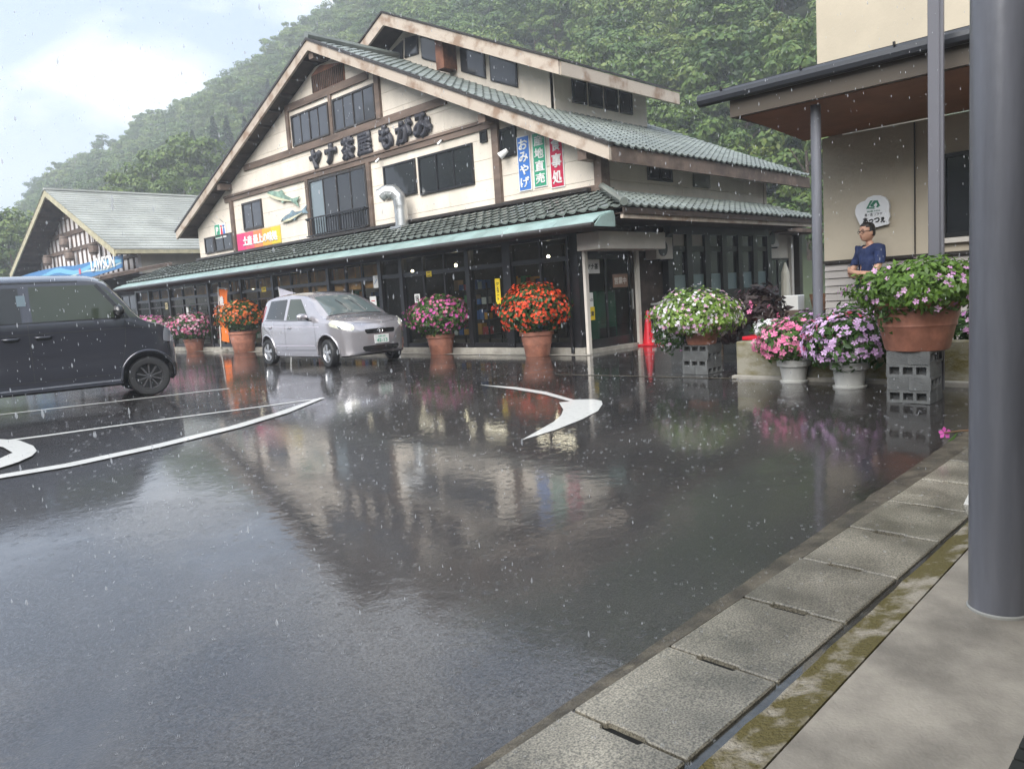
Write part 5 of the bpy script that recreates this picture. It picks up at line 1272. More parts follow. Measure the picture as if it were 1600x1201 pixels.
t = thing('brown_basket', 'brown woven basket next to the small white box', 'basket', (16.9, 6.8, 0)); MB().lathe([(.15, .42), (.22, .78), (.20, .78), (.14, .46)], (16.9, 6.8, 0), 14).build('basket_bowl', mat('wicker', (.2, .1, .05), .8, var=.5, vscale=12), t); MB().box(16.72, 17.08, 6.62, 6.98, 0, .418).build('basket_stand', darkbrown, t)
t = thing('wooden_stool', 'pale wooden stool behind the purple shrub', 'stool', (15.5, 7.4, 0)); MB().box(15.3, 15.7, 7.25, 7.6, .62, .66).build('seat', pinewood, t)
for dx in (-.16, .16):
    for dy in (-.13, .13): MB().box(15.5 + dx - .02, 15.5 + dx + .02, 7.425 + dy - .02, 7.425 + dy + .02, 0, .62).build('leg', pinewood, t)
t = thing('white_column', 'white folded parasol standing by the dark end windows', 'parasol', (18.3, 8.2, 0)); MB().lathe([(.03, .0), (.03, .5), (.12, .55), (.10, 1.3), (.02, 1.55)], (18.3, 8.2, 0), 10).build('folded_cloth', mat('cream_cloth', (.55, .53, .45), .8), t); MB().lathe([(.16, 0), (.16, .05), (.03, .07)], (18.3, 8.2, 0), 14).build('base', darkbrown, t)
t = thing('tall_green_plant', 'leafy plant climbing at the far corner of the cream side wall', 'plant', (21.8, 8.2, 0)); MB().tube([(21.8, 8.2, 0), (21.8, 8.2, 3.4)], .04, 6).build('stem', bark, t); flowers(t, (21.8, 8.2, 3.0), .5, .9, 500, 0, leaf_pot, white_b, .09, .04, seed=44)
# foreground bits
p = gnd(1476, 690)
t = thing('fallen_flower', 'single magenta flower on a thin brown stem beside the grey pillar', 'flower', (p.x, p.y, p.z)); q = at(1476, 676, 'X', 5.6); q2 = at(1520, 672, 'X', 5.3)
sv, sf = BSH[2]; n_ = Vector((-.8, .3, .3)).normalized(); u = n_.orthogonal().normalized(); w = n_.cross(u)
MB().add([q + (u * x + w * y + n_ * z) * .045 for x, y, z in sv], sf).build('blossom', mag_b[0], t, fixn=False); MB().tube([q, q.lerp(q2, .6) + Vector((0, 0, .004)), q2], .006, 6).build('stem', mat('brown_stem', (.2, .11, .05), .6), t)
MB().add([q.lerp(q2, .5), q.lerp(q2, .42) + Vector((0, .01, -.05)), q.lerp(q2, .2) + Vector((0, .02, -.07)), q.lerp(q2, .35) + Vector((0, 0, -.02))], [(0, 1, 2, 3)]).build('leaf', leaf_pot, t, fixn=False)
t = thing('flower_trough', 'low trough mostly hidden by the grey pillar with the stray flower growing from it', 'planter', (4.9, .98, 0)); MB().box(5.05, 5.6, .82, 1.03, -.06, .14).build('trough', mat('dark_trough', (.05, .045, .04), .6), t, bevel=.01)
p = at(1512, 786, 'X', 4.45)
t = thing('white_bag', 'corner of a white plastic bag peeking out left of the grey pillar', 'bag', (p.x, p.y, p.z)); MB().add([p + Vector(v) for v in ((.0, .03, -.035), (.02, -.0, .05), (.04, -.09, .05), (.0, -.1, -.05), (.08, -.04, -.05), (.05, .0, -.05))], [(0, 1, 2, 3), (1, 5, 4, 2), (0, 3, 4, 5), (0, 5, 1), (2, 4, 3)]).build('bag_film', white, t)
t = thing('dark_mat', 'edge of a dark ribbed mat in the bottom right corner', 'mat', (2.2, .0, -.09)); M = MB()
for i in range(20): M.box(1.2 + i * .06, 1.25 + i * .06, -.5, .395, zg(1.8, .2) + .056, zg(1.8, .2) + .078)
M.build('mat_ribs', mat('dark_rubber', (.02, .022, .018), .7), t)
# flags
t = thing('nobori_flag', 'tall orange vertical flag with white brush characters on a thin white pole', 'flag', (10.9, 23.25, 0))
MB().tube([(10.9, 23.3, .05), (10.9, 23.05, 2.02)], .016, 8).build('pole', white, t); MB().tube([(10.9, 23.05, 1.98), (10.9, 22.45, 1.93)], .01, 6).build('cross_bar', white, t); MB().lathe([(.22, 0), (.2, .06), (.05, .08), (.03, .16)], (10.9, 23.3, 0), 14).build('flag_base', concrete, t)
M = MB(); n = 10
for i in range(n + 1):
    z = 1.95 - (1.95 - .35) * i / n
    for k in range(4): M.v.append((10.9 + .025 * math.sin(i * .9 + k), 23.03 + .22 * (1.98 - z) * .56 - .19 * k - .02, z - .02 * k))
for i in range(n):
    for k in range(3): M.f.append((i * 4 + k, i * 4 + k + 1, i * 4 + k + 5, i * 4 + k + 4))
M.build('cloth', orange, t, smooth=True, fixn=False)
text_obj('print', '焼\nき', .3, white, t, (10.855, 22.82, 1.42), NY, UP, bold=.008, depth=.001, height=.62, width=.28)
t = thing('small_white_flag', 'small white pennant flag leaning above the roof of the silver car', 'flag', (10.9, 19.0, 0)); p1, p2, p3, p4 = at(436, 450, 'X', 10.9), at(462, 458, 'X', 10.9), at(461, 478, 'X', 10.9), at(441, 480, 'X', 10.9)
MB().tube([(10.9, 19.05, 0), p1 + Vector((0, .03, .03))], .014, 6).build('pole', white, t); MB().prism([p1, p2, p3, p4], (.006, 0, 0)).build('cloth', mat('violet_white_cloth', (.62, .6, .68), .7), t)
text_obj('print', '茶屋', .2, mat('violet_ink', (.2, .1, .4), .6), t, (p1 + p2 + p3 + p4) / 4 - Vector((.004, 0, 0)), NY, UP, depth=.001, width=.45)
# ------------------------------------------------------------ cars
def tabfn(T):
    """monotone cubic through a table"""
    xs = [a for a, b in T]; ys = [b for a, b in T]; n = len(T)
    d = [(ys[i + 1] - ys[i]) / (xs[i + 1] - xs[i]) for i in range(n - 1)]
    m = [d[0]] + [0 if d[i - 1] * d[i] <= 0 else 2 / (1 / d[i - 1] + 1 / d[i]) for i in range(1, n - 1)] + [d[-1]]
    def f(x):
        if x <= xs[0]: return ys[0]
        if x >= xs[-1]: return ys[-1]
        i = max(k for k in range(n - 1) if xs[k] <= x); h = xs[i + 1] - xs[i]; t = (x - xs[i]) / h
        return (2 * t**3 - 3 * t * t + 1) * ys[i] + (t**3 - 2 * t * t + t) * h * m[i] + (-2 * t**3 + 3 * t * t) * ys[i + 1] + (t**3 - t * t) * h * m[i + 1]
    return f
def carpaint(name, col, metal, rough):
    m = mat(name, col, rough, metal=metal, coat=1.0, var=.04, vscale=1.5); return m
class Car:
    def __init__(s, root, top, wid, zlow, belt, tum, paint, axles, rw, arch, crown=.06, shoulder=.975):
        s.root = root; s.paint = paint; s.top, s.wid, s.zlow, s.belt = tabfn(top), tabfn(wid), tabfn(zlow), tabfn(belt); s.tum = tum
        s.axles = axles; s.rw = rw; x0, x1 = top[0][0], top[-1][0]
        N = 84; st = []
        for i in range(N + 1):
            u = i / N; u = u - .045 * math.sin(2 * PI * u) * 2.0   # denser at both ends
            st.append(x0 + (x1 - x0) * min(1, max(0, u)))
        half = 22; vs = []; fs = []
        for x in st:
            T, W, B, Z0 = s.top(x), s.wid(x), s.belt(x), s.zlow(x); B = min(B, T - .03); H = T - B
            cr_ = min(crown, H * .55); zr = T - cr_; ty = W * shoulder - tum * (zr - B)
            h0 = B - Z0
            pts = [(0, Z0), (W * .5, Z0), (W * .86, Z0), (W * .955, Z0 + .03), (W * .975, Z0 + h0 * .14), (W * .978, Z0 + h0 * .20), (W * .995, Z0 + h0 * .32), (W, Z0 + h0 * .48), (W, Z0 + h0 * .62), (W * .996, Z0 + h0 * .76), (W * .990, Z0 + h0 * .88), (W * .984, Z0 + h0 * .95), (W * shoulder, B)]
            for k in range(1, 6): f = k / 5; pts.append((W * shoulder + (ty - W * shoulder) * f, B + (zr - B) * f))
            for a in (.955, .86, .66, .34, 0): pts.append((ty * a, T - cr_ * (a ** 3.2) * .95 if a else T))
            vs += [(x, y, z) for y, z in pts] + [(x, -y, z) for y, z in pts[1:-1][::-1]]
        n = 2 * (len(pts)) - 2
        for i in range(N):
            for k in range(n): fs.append((i * n + k, i * n + (k + 1) % n, (i + 1) * n + (k + 1) % n, (i + 1) * n + k))
        fs.append(tuple(range(n))[::-1]); fs.append(tuple(N * n + k for k in range(n)))
        M = MB(); M.v = vs; M.f = fs; me = M.mesh('body')
        bm = bmesh.new(); bm.from_mesh(me); bmesh.ops.recalc_face_normals(bm, faces=bm.faces); s.bvh = BVHTree.FromBMesh(bm); bm.to_mesh(me); bm.free()
        cut = MB()
        for ax in axles:
            for sy in (1, -1): cut.lathe([(arch, 0.40 * sy), (arch, 1.3 * sy)], (ax, 0, rw + .015), 32, 'Y')
        cme = cut.mesh('cut'); bm = bmesh.new(); bm.from_mesh(cme); bmesh.ops.recalc_face_normals(bm, faces=bm.faces); bm.to_mesh(cme); bm.free()
        co = bpy.data.objects.new('cut', cme); bo = bpy.data.objects.new('cutbody', me); COL.objects.link(co); COL.objects.link(bo)
        md = bo.modifiers.new('wells', 'BOOLEAN'); md.object = co; md.operation = 'DIFFERENCE'; md.solver = 'EXACT'
        dg = bpy.context.evaluated_depsgraph_get(); dg.update(); out = bpy.data.meshes.new_from_object(bo.evaluated_get(dg))
        bpy.data.objects.remove(bo); bpy.data.objects.remove(co); out.materials.clear(); out.name = 'body'
        s.body = link('body', out, paint, root); auto_smooth(out, 38)
        # wheel arch lips
        for ax in axles:
            for sy in (1, -1):
                path = []
                for k in range(25):
                    a = R(-8) + (PI + R(16)) * k / 24; x = ax + (arch + .012) * math.cos(a); z = rw + .015 + (arch + .012) * math.sin(a)
                    h = s.bvh.ray_cast(Vector((x, sy * 2, z)), Vector((0, -sy, 0)))
                    if h[0]: path.append(h[0] + Vector((0, sy * .0, 0)))
                if len(path) > 4: MB().tube(path, .020, 8).build('arch_lip', paint, root, local=True, smooth=True)
    def hit(s, p, d):
        h = s.bvh.ray_cast(Vector(p) - Vector(d).normalized() * 2.2, Vector(d).normalized())
        return (h[0], h[1]) if h[0] else (Vector(p), -Vector(d))
    def patch(s, name, corners, d, m, off=.004, n=10, k=6, parent=None, round_=0.0, smooth=True):
        """four corners (a,b,c,d round the patch) projected along d onto the body"""
        a, b, c, e = [Vector(q) for q in corners]; vs = []; fs = []
        for i in range(n + 1):
            for j in range(k + 1):
                u, v = i / n, j / k
                if round_:
                    du, dv = 2 * u - 1, 2 * v - 1; u, v = .5 + .5 * du * math.sqrt(1 - round_ * dv * dv), .5 + .5 * dv * math.sqrt(1 - round_ * du * du)
                p = a.lerp(b, u).lerp(e.lerp(c, u), v); q, nn = s.hit(p, d); vs.append(q + nn * off)
        for i in range(n):
            for j in range(k): fs.append((i * (k + 1) + j, (i + 1) * (k + 1) + j, (i + 1) * (k + 1) + j + 1, i * (k + 1) + j + 1))
        rim = [i * (k + 1) for i in range(n + 1)] + [n * (k + 1) + j for j in range(1, k + 1)] + [i * (k + 1) + k for i in range(n - 1, -1, -1)] + [j for j in range(k - 1, 0, -1)]
        base = len(vs); cx_ = sum(vs, Vector()) / len(vs)
        for r in rim:
            q, nn = s.hit(vs[r], d); vs.append(vs[r] - nn * (off + .012))
        for i in range(len(rim)): fs.append((rim[i], rim[(i + 1) % len(rim)], base + (i + 1) % len(rim), base + i))
        return MB().add(vs, fs).build(name, m, parent or s.root, local=True, smooth='auto' if smooth else False)
    def line(s, name, pts, d, m, w=.010, off=.0015):
        path = []
        for p, q in zip(pts, pts[1:]):
            for t in range(8): path.append(Vector(p).lerp(Vector(q), t / 8))
        path.append(Vector(pts[-1])); vs = []; fs = []
        for i, p in enumerate(path):
            q, nn = s.hit(p, d); t = (path[min(i + 1, len(path) - 1)] - path[max(i - 1, 0)]).normalized(); sd = nn.cross(t).normalized() * w / 2
            vs += [q + nn * off + sd, q + nn * off - sd]
        fs = [(2 * i, 2 * i + 1, 2 * i + 3, 2 * i + 2) for i in range(len(path) - 1)]
        return MB().add(vs, fs).build(name, m, s.root, local=True, fixn=False)
    def wheel(s, ax, sy, yo, spokes, rimm, rimr, dark=False, steer=0.0):
        r = s.rw; w = .155; prof = [(rimr, -.075), (r * .80, -.082), (r * .93, -.078), (r * .985, -.06), (r, -.035), (r, .035), (r * .985, .06), (r * .93, .078), (r * .80, .082), (rimr, .075)]
        y0 = yo - sy * .078
        M = MB().lathe(prof, (0, 0, 0), 40, 'Y', cap=False); ty = M.build('wheel', rubber, s.root, local=True, smooth='auto')
        ty.location = (ax, sy * 0 + y0, r); ty.rotation_euler = (0, 0, steer)
        b = MB().lathe([(rimr * 1.0, sy * .066), (rimr * .97, sy * .070), (rimr * .90, sy * .055), (rimr * .86, sy * .03), (rimr * .86, -sy * .06)], (0, 0, 0), 36, 'Y', cap=False); b.build('rim', rimm, ty, local=True, smooth='auto')
        MB().lathe([(rimr * .86, -sy * .01), (0, -sy * .01)], (0, 0, 0), 30, 'Y', cap=False).build('brake_disc', mat('dark_brake', (.03, .03, .03), .5), ty, local=True)
        for i in range(spokes):
            a = 2 * PI * i / spokes + .3
            if spokes <= 6:
                M = MB(); u = Vector((math.cos(a), 0, math.sin(a))); t = Vector((-math.sin(a), 0, math.cos(a))); Y = Vector((0, sy, 0))
                M.prism([u * .03 + t * .022 + Y * .05, u * rimr * .9 + t * .040 + Y * .048, u * rimr * .9 - t * .040 + Y * .048, u * .03 - t * .022 + Y * .05], Y * .018)
            else:
                u = Vector((math.cos(a), 0, math.sin(a))); t = Vector((-math.sin(a), 0, math.cos(a))); Y = Vector((0, sy, 0)); M = MB()
                M.prism([u * .025 + t * .010 + Y * .045, u * rimr * .9 + t * .016 + Y * .052, u * rimr * .9 - t * .008 + Y * .052, u * .025 - t * .010 + Y * .045], Y * .016)
            M.build('spoke', rimm, ty, local=True)
        MB().lathe([(.038, sy * .045), (.036, sy * .074), (0, sy * .076)], (0, 0, 0), 14, 'Y', cap=False).build('hub_cap', rimm, ty, local=True)
rubber = mat('tyre_rubber', (.018, .018, .019), .55, bump=.15, bscale=60)
alloy = mat('silver_alloy', (.55, .55, .56), .28, metal=.8); darkalloy = mat('dark_alloy', (.16, .16, .17), .22, metal=.7, coat=.6)
carglass = glass_mat('car_window_glass', (.035, .045, .03)); privacy = glass_mat('dark_privacy_glass', (.018, .02, .02)); screen = glass_mat('windscreen_glass', (.10, .125, .125))
gloss = mat('gloss_black_trim', (.012, .012, .013), .18, coat=.5); seam = mat('panel_gap', (.01, .01, .011), .7)
lens = mat('headlamp_lens', (.62, .62, .52), .10, coat=1.0, var=.25, vscale=9); chrome = mat('chrome_trim', (.7, .7, .72), .12, metal=1.0); amber = mat('amber_lens', (.6, .25, .03), .2, coat=.8)
tailred = mat('red_lens', (.4, .01, .015), .15, coat=1.0)

# silver-mauve hatchback -----------------------------------------------------
hb = thing('parked_hatchback', 'small mauve silver hatchback parked side-on in front of the shop', 'car', (9.06, 14.19, 0), R(-91.5))
mauve = carpaint('mauve_silver_paint', (.45, .43, .45), .6, .18)
top = [(-1.72, .62), (-1.715, .86), (-1.68, 1.02), (-1.58, 1.24), (-1.45, 1.405), (-1.22, 1.475), (-.8, 1.52), (-.3, 1.53), (.10, 1.495), (.36, 1.425), (.75, 1.235), (1.10, 1.035), (1.20, 1.0), (1.45, .965), (1.66, .905), (1.80, .82), (1.88, .725), (1.915, .62), (1.93, .50)]
wid = [(-1.72, .55), (-1.66, .70), (-1.5, .775), (-1.2, .815), (-.6, .832), (.3, .832), (.9, .83), (1.2, .822), (1.45, .80), (1.65, .735), (1.78, .64), (1.87, .49), (1.93, .30)]
low = [(-1.72, .42), (-1.6, .27), (-1.3, .19), (0, .175), (1.3, .18), (1.7, .19), (1.85, .22), (1.93, .29)]
bel = [(-1.72, .84), (-1.3, .93), (-.5, .915), (.5, .895), (1.1, .88), (1.5, .84), (1.93, .62)]
C = Car(hb, top, wid, low, bel, .33, mauve, (1.225, -1.215), .278, .345)
sides = (1, -1)
for sy in sides:
    D = (0, -sy, 0)
    C.patch('side_window', [(.60, 0, .945), (-.30, 0, .955), (-.30, 0, 1.385), (.12, 0, 1.375)], D, carglass, .004)
    C.patch('rear_side_window', [(-.43, 0, .96), (-1.26, 0, .99), (-1.16, 0, 1.375), (-.43, 0, 1.39)], D, privacy, .004)
    C.patch('window_pillar_trim', [(-.315, 0, .955), (-.415, 0, .957), (-.415, 0, 1.388), (-.315, 0, 1.386)], D, mauve, .006, 4, 4)
    C.line('belt_strip', [(.72, 0, .928), (-.3, 0, .94), (-1.3, 0, .965)], D, gloss, .018, .003)
    C.line('shoulder_glint', [(1.0, 0, .80), (-.4, 0, .815), (-1.45, 0, .85)], D, mat('mauve_crease_glint', (.62, .57, .64), .3, metal=.4), .012, .002)  # flat paler strip: the crease's highlight put into the colour
    C.line('door_gap', [(.84, 0, .34), (.86, 0, .62), (.80, 0, .90)], D, seam); C.line('door_gap', [(-.36, 0, .33), (-.36, 0, .94)], D, seam)
    C.line('door_gap', [(-.86, 0, .42), (-1.05, 0, .66), (-1.34, 0, .80), (-1.36, 0, .97)], D, seam); C.line('door_gap', [(.84, 0, .335), (-.80, 0, .325)], D, seam)
    C.line('sill_glint', [(.80, 0, .43), (-.8, 0, .43)], D, mat('mauve_crease_glint', (.62, .57, .64), .3, metal=.4), .016, .002)  # flat paler strip, painted highlight along the sill
    for x in (-.16, -1.02):
        q, nn = C.hit((x, 0, .80 if x > -.5 else .82), D); MB().tube([q + Vector((.075, sy * .004, 0)), q + Vector((.05, sy * .026, 0)), q + Vector((-.06, sy * .026, 0)), q + Vector((-.085, sy * .004, 0))], .015, 8).build('door_handle', mauve, hb, local=True, smooth=True)
        C.patch('handle_recess_shade', [(x + .055, 0, .775), (x - .06, 0, .775), (x - .06, 0, .825), (x + .055, 0, .825)], D, mat('handle_shadow_cup', (.3, .27, .31), .3, metal=.4), .001, 4, 3, round_=.4)  # flat darker patch: shade of the handle cup put into the colour
    q, nn = C.hit((.56, 0, .96), D); mc = q + Vector((.0, sy * .13, .055))
    mm = MB().lathe([(0, -.115), (.055, -.10), (.082, -.05), (.088, 0), (.08, .055), (.05, .10), (0, .115)], (0, 0, 0), 16, 'Y', cap=False); mo = mm.build('door_mirror', mauve, hb, local=True, smooth=True); mo.location = mc; mo.scale = (.85, 1, .78)
    MB().tube([q, mc], [.03, .025], 8).build('mirror_arm', gloss, hb, local=True)
    C.patch('headlight', [(1.30, sy * .80, .80), (1.80, sy * .50, .66), (1.74, sy * .44, .80), (1.36, sy * .74, .93)], (-.62, -sy * .75, -.12), lens, .006, 12, 8, round_=.32)
    C.patch('headlamp_bulb', [(1.52, sy * .70, .74), (1.66, sy * .60, .72), (1.64, sy * .58, .83), (1.50, sy * .68, .86)], (-.62, -sy * .75, -.12), chrome, .010, 6, 6, round_=.5)
    C.patch('fog_recess', [(1.86, sy * .62, .30), (1.93, sy * .47, .30), (1.93, sy * .47, .42), (1.86, sy * .60, .46)], (-.85, -sy * .5, 0), mauve, .004, 6, 5, round_=.3)
    C.patch('tail_light', [(-1.5, sy * .8, .92), (-1.75, sy * .6, .92), (-1.7, sy * .55, 1.25), (-1.4, sy * .7, 1.30)], (.7, -sy * .7, 0), tailred, .006, 6, 8, round_=.2)
    for ax in (1.225, -1.215): C.wheel(ax, sy, sy * .825, 5, alloy, .185, steer=R(-7) if ax > 0 else 0)
C.patch('windscreen', [(1.09, -.62, 1.0), (1.09, .62, 1.0), (.38, .50, 1.4), (.38, -.50, 1.4)], (0, 0, -1), screen, .004, 14, 10)
C.line('screen_edge', [(1.11, -.64, 1), (1.13, 0, 1), (1.11, .64, 1)], (0, 0, -1), gloss, .035, .002)
C.patch('rear_window', [(-1.66, -.52, 1.02), (-1.66, .52, 1.02), (-1.5, .45, 1.36), (-1.5, -.45, 1.36)], (1, 0, -.25), privacy, .004)
for y0, y1 in ((-.10, .34), (.34, .66)):        # wipers standing on the glass
    a, _ = C.hit((1.06, y0 * .8, 1), (0, 0, -1)); b, _ = C.hit((.62, y1 - .5, 1), (0, 0, -1)); MB().tube([a + Vector((0, 0, .015)), a.lerp(b, .5) + Vector((0, 0, .035)), b + Vector((0, 0, .02))], .009, 6).build('wiper', gloss, hb, local=True)
C.line('bonnet_gap', [(1.20, -.70, 1), (1.5, -.62, 1), (1.74, -.46, 1), (1.80, -.2, 1), (1.805, 0, 1), (1.80, .2, 1), (1.74, .46, 1), (1.5, .62, 1), (1.20, .70, 1)], (0, 0, -1), seam, .009)
C.patch('grille', [(1.9, -.33, .615), (1.9, .33, .615), (1.87, .36, .705), (1.87, -.36, .705)], (-1, 0, 0), gloss, .004, 14, 4, round_=.12)
C.line('grille_bar', [(1.9, -.32, .66), (1.9, .32, .66)], (-1, 0, 0), chrome, .018, .010)
q, nn = C.hit((1.9, 0, .665), (-1, 0, 0)); e_ = MB().lathe([(.050, .008), (.055, .014), (.045, .018), (.040, .012)], (0, 0, 0), 20, 'X', cap=False); eo = e_.build('emblem', chrome, hb, local=True); eo.location = q; eo.scale = (1, 1.2, .85)
MB().box(q.x + .008, q.x + .018, -.012, .012, q.z - .035, q.z + .035).build('emblem_bar', chrome, hb, local=True)
C.patch('lower_intake', [(1.93, -.40, .275), (1.93, .40, .275), (1.93, .44, .385), (1.93, -.44, .385)], (-1, 0, 0), gloss, .004, 14, 5, round_=.15)
q, nn = C.hit((1.93, 0, .49), (-1, 0, 0)); pl = MB().box(q.x + .004, q.x + .016, -.165, .165, .42, .585).build('number_plate', paper, hb, local=True)
for txt, z, w, h in (('山形 500', .553, .17, .034), ('42-13', .475, .25, .07)):
    me = text_mesh(txt, .1, .002, .0004); xs_ = [v.co.x for v in me.vertices]; ys_ = [v.co.y for v in me.vertices]; cx_, cy_ = (min(xs_) + max(xs_)) / 2, (min(ys_) + max(ys_)) / 2; sx, sy_ = w / (max(xs_) - min(xs_)), h / (max(ys_) - min(ys_))
    for v in me.vertices: v.co = Vector((q.x + .0172 + v.co.z, (v.co.x - cx_) * sx, z + (v.co.y - cy_) * sy_))
    link('plate_print', me, greenp, pl)
MB().tube([(-1.3, 0, 1.47), (-1.42, 0, 1.62)], .006, 6).build('aerial', gloss, hb, local=True)

# dark boxy kei van ------------------------------------------------------------
vp = Vector((4.62, 13.02)); hd = Vector((math.cos(R(-11)), math.sin(R(-11)))); vc = Vector((3.22, 13.30))
vn = thing('parked_van', 'boxy dark slate blue minivan cut off by the left edge of the view', 'car', (3.34, 13.18, 0), R(-11)); vn.scale = (1.075, 1.075, 1.075)
navy = carpaint('dark_slate_paint', (.05, .053, .067), .4, .12)
top = [(-1.70, .70), (-1.69, 1.2), (-1.66, 1.55), (-1.58, 1.71), (-1.40, 1.765), (-.8, 1.785), (.1, 1.78), (.62, 1.76), (.82, 1.705), (.95, 1.56), (1.13, 1.30), (1.26, 1.125), (1.33, 1.08), (1.45, 1.045), (1.56, .995), (1.62, .92), (1.665, .80), (1.69, .62), (1.695, .5)]
wid = [(-1.70, .60), (-1.64, .69), (-1.4, .725), (-.6, .737), (.8, .737), (1.2, .732), (1.42, .715), (1.55, .68), (1.64, .58), (1.695, .42)]
low = [(-1.70, .40), (-1.6, .27), (-1.3, .20), (0, .185), (1.3, .19), (1.6, .20), (1.695, .28)]
bel = [(-1.70, 1.10), (-1.2, 1.12), (0, 1.115), (1.0, 1.10), (1.3, 1.03), (1.6, .90), (1.695, .58)]
V = Car(vn, top, wid, low, bel, .13, navy, (1.26, -1.26), .278, .345, crown=.10)
for sy in sides:
    D = (0, -sy, 0)
    V.patch('front_side_window', [(1.01, 0, 1.145), (-.08, 0, 1.145), (-.08, 0, 1.61), (.70, 0, 1.61)], D, carglass, .004)
    V.patch('rear_side_window', [(-.20, 0, 1.145), (-1.05, 0, 1.145), (-1.05, 0, 1.60), (-.20, 0, 1.60)], D, privacy, .004)
    V.patch('quarter_window', [(-1.12, 0, 1.145), (-1.58, 0, 1.16), (-1.54, 0, 1.58), (-1.12, 0, 1.60)], D, privacy, .004)
    V.patch('window_surround', [(1.08, 0, 1.125), (-1.60, 0, 1.125), (-1.58, 0, 1.145), (1.06, 0, 1.145)], D, gloss, .005, 20, 2)
    V.patch('corner_window', [(1.19, 0, 1.13), (1.09, 0, 1.13), (.77, 0, 1.585), (.82, 0, 1.56)], D, carglass, .004, 4, 8)
    V.line('a_pillar_trim', [(1.05, 0, 1.13), (.71, 0, 1.61)], D, gloss, .045, .005); V.line('roof_channel', [(.5, 0, 1.66), (-1.5, 0, 1.66)], D, gloss, .02, .002)
    V.line('door_gap', [(.90, 0, .36), (1.0, 0, .8), (1.02, 0, 1.12)], D, seam); V.line('door_gap', [(-.14, 0, .34), (-.14, 0, 1.13)], D, seam); V.line('door_gap', [(-1.06, 0, .5), (-1.10, 0, 1.13)], D, seam)
    V.line('door_gap', [(.98, 0, .355), (-1.0, 0, .345)], D, seam); V.line('waist_crease_shade', [(1.45, 0, .99), (.4, 0, .985), (-1.6, 0, .985)], D, seam, .012)  # waist line is a flat dark strip, crease shade as colour
    V.line('sill_moulding', [(.88, 0, .27), (-.88, 0, .26)], D, chrome, .022, .006)
    for x in (.02, -.34):
        q, nn = V.hit((x, 0, .93), D); V.patch('handle_recess_shade', [(x + .09, 0, .895), (x - .10, 0, .895), (x - .10, 0, .965), (x + .09, 0, .965)], D, gloss, .001, 6, 4, round_=.4)  # flat black patch stands in for the shaded hollow behind the handle
        MB().tube([q + Vector((.09, sy * .004, .01)), q + Vector((.06, sy * .032, .008)), q + Vector((-.07, sy * .032, .008)), q + Vector((-.10, sy * .004, .01))], .014, 8).build('door_handle', navy, vn, local=True, smooth=True)
    q, nn = V.hit((.92, 0, 1.17), D); mc = q + Vector((.02, sy * .13, .06)); mo = MB().lathe([(0, -.105), (.06, -.09), (.09, -.04), (.095, 0), (.085, .06), (.05, .095), (0, .105)], (0, 0, 0), 16, 'Y', cap=False).build('door_mirror', gloss, vn, local=True, smooth=True); mo.location = mc; mo.scale = (.8, 1, .95)
    MB().tube([q, mc], [.03, .025], 8).build('mirror_arm', gloss, vn, local=True)
    V.patch('headlight', [(1.50, sy * .72, .76), (1.67, sy * .56, .74), (1.62, sy * .54, .93), (1.50, sy * .66, .96)], (-.7, -sy * .7, 0), mat('smoked_lens', (.22, .23, .25), .08, coat=1.0), .006, 8, 8, round_=.2)
    V.line('lamp_edge', [(1.60, sy * .64, .985), (1.64, sy * .6, .80), (1.66, sy * .58, .72)], (-.7, -sy * .7, 0), chrome, .02, .010)
    V.patch('lower_bumper', [(1.50, sy * .73, .24), (1.68, sy * .5, .24), (1.69, sy * .5, .42), (1.55, sy * .71, .46)], (-.7, -sy * .7, 0), gloss, .006, 8, 6, round_=.2)
    V.patch('tail_light', [(-1.58, sy * .7, .9), (-1.7, sy * .6, .9), (-1.68, sy * .58, 1.4), (-1.57, sy * .66, 1.4)], (.7, -sy * .7, 0), tailred, .006, 6, 8)
    for ax in (1.26, -1.26): V.wheel(ax, sy, sy * .728, 10, darkalloy, .185, steer=R(-4) if ax > 0 else 0)
V.patch('windscreen', [(1.24, -.60, 1.1), (1.24, .60, 1.1), (.78, .55, 1.68), (.78, -.55, 1.68)], (-.6, 0, -.8), carglass, .004, 14, 10)
V.patch('grille', [(1.69, -.40, .62), (1.69, .40, .62), (1.66, .44, .80), (1.66, -.44, .80)], (-1, 0, 0), gloss, .004, 12, 5); V.patch('number_plate', [(1.7, -.165, .40), (1.7, .165, .40), (1.7, .165, .56), (1.7, -.165, .56)], (-1, 0, 0), yellow, .012, 4, 3)
# what shows through the van's near window: seat and headrest outlines, a sticker
V.patch('window_sticker', [(-.13, 0, 1.36), (-.23, 0, 1.36), (-.23, 0, 1.50), (-.13, 0, 1.50)], (0, 1, 0), mat('sticker_blue', (.14, .19, .22), .4), .0065, 3, 3)
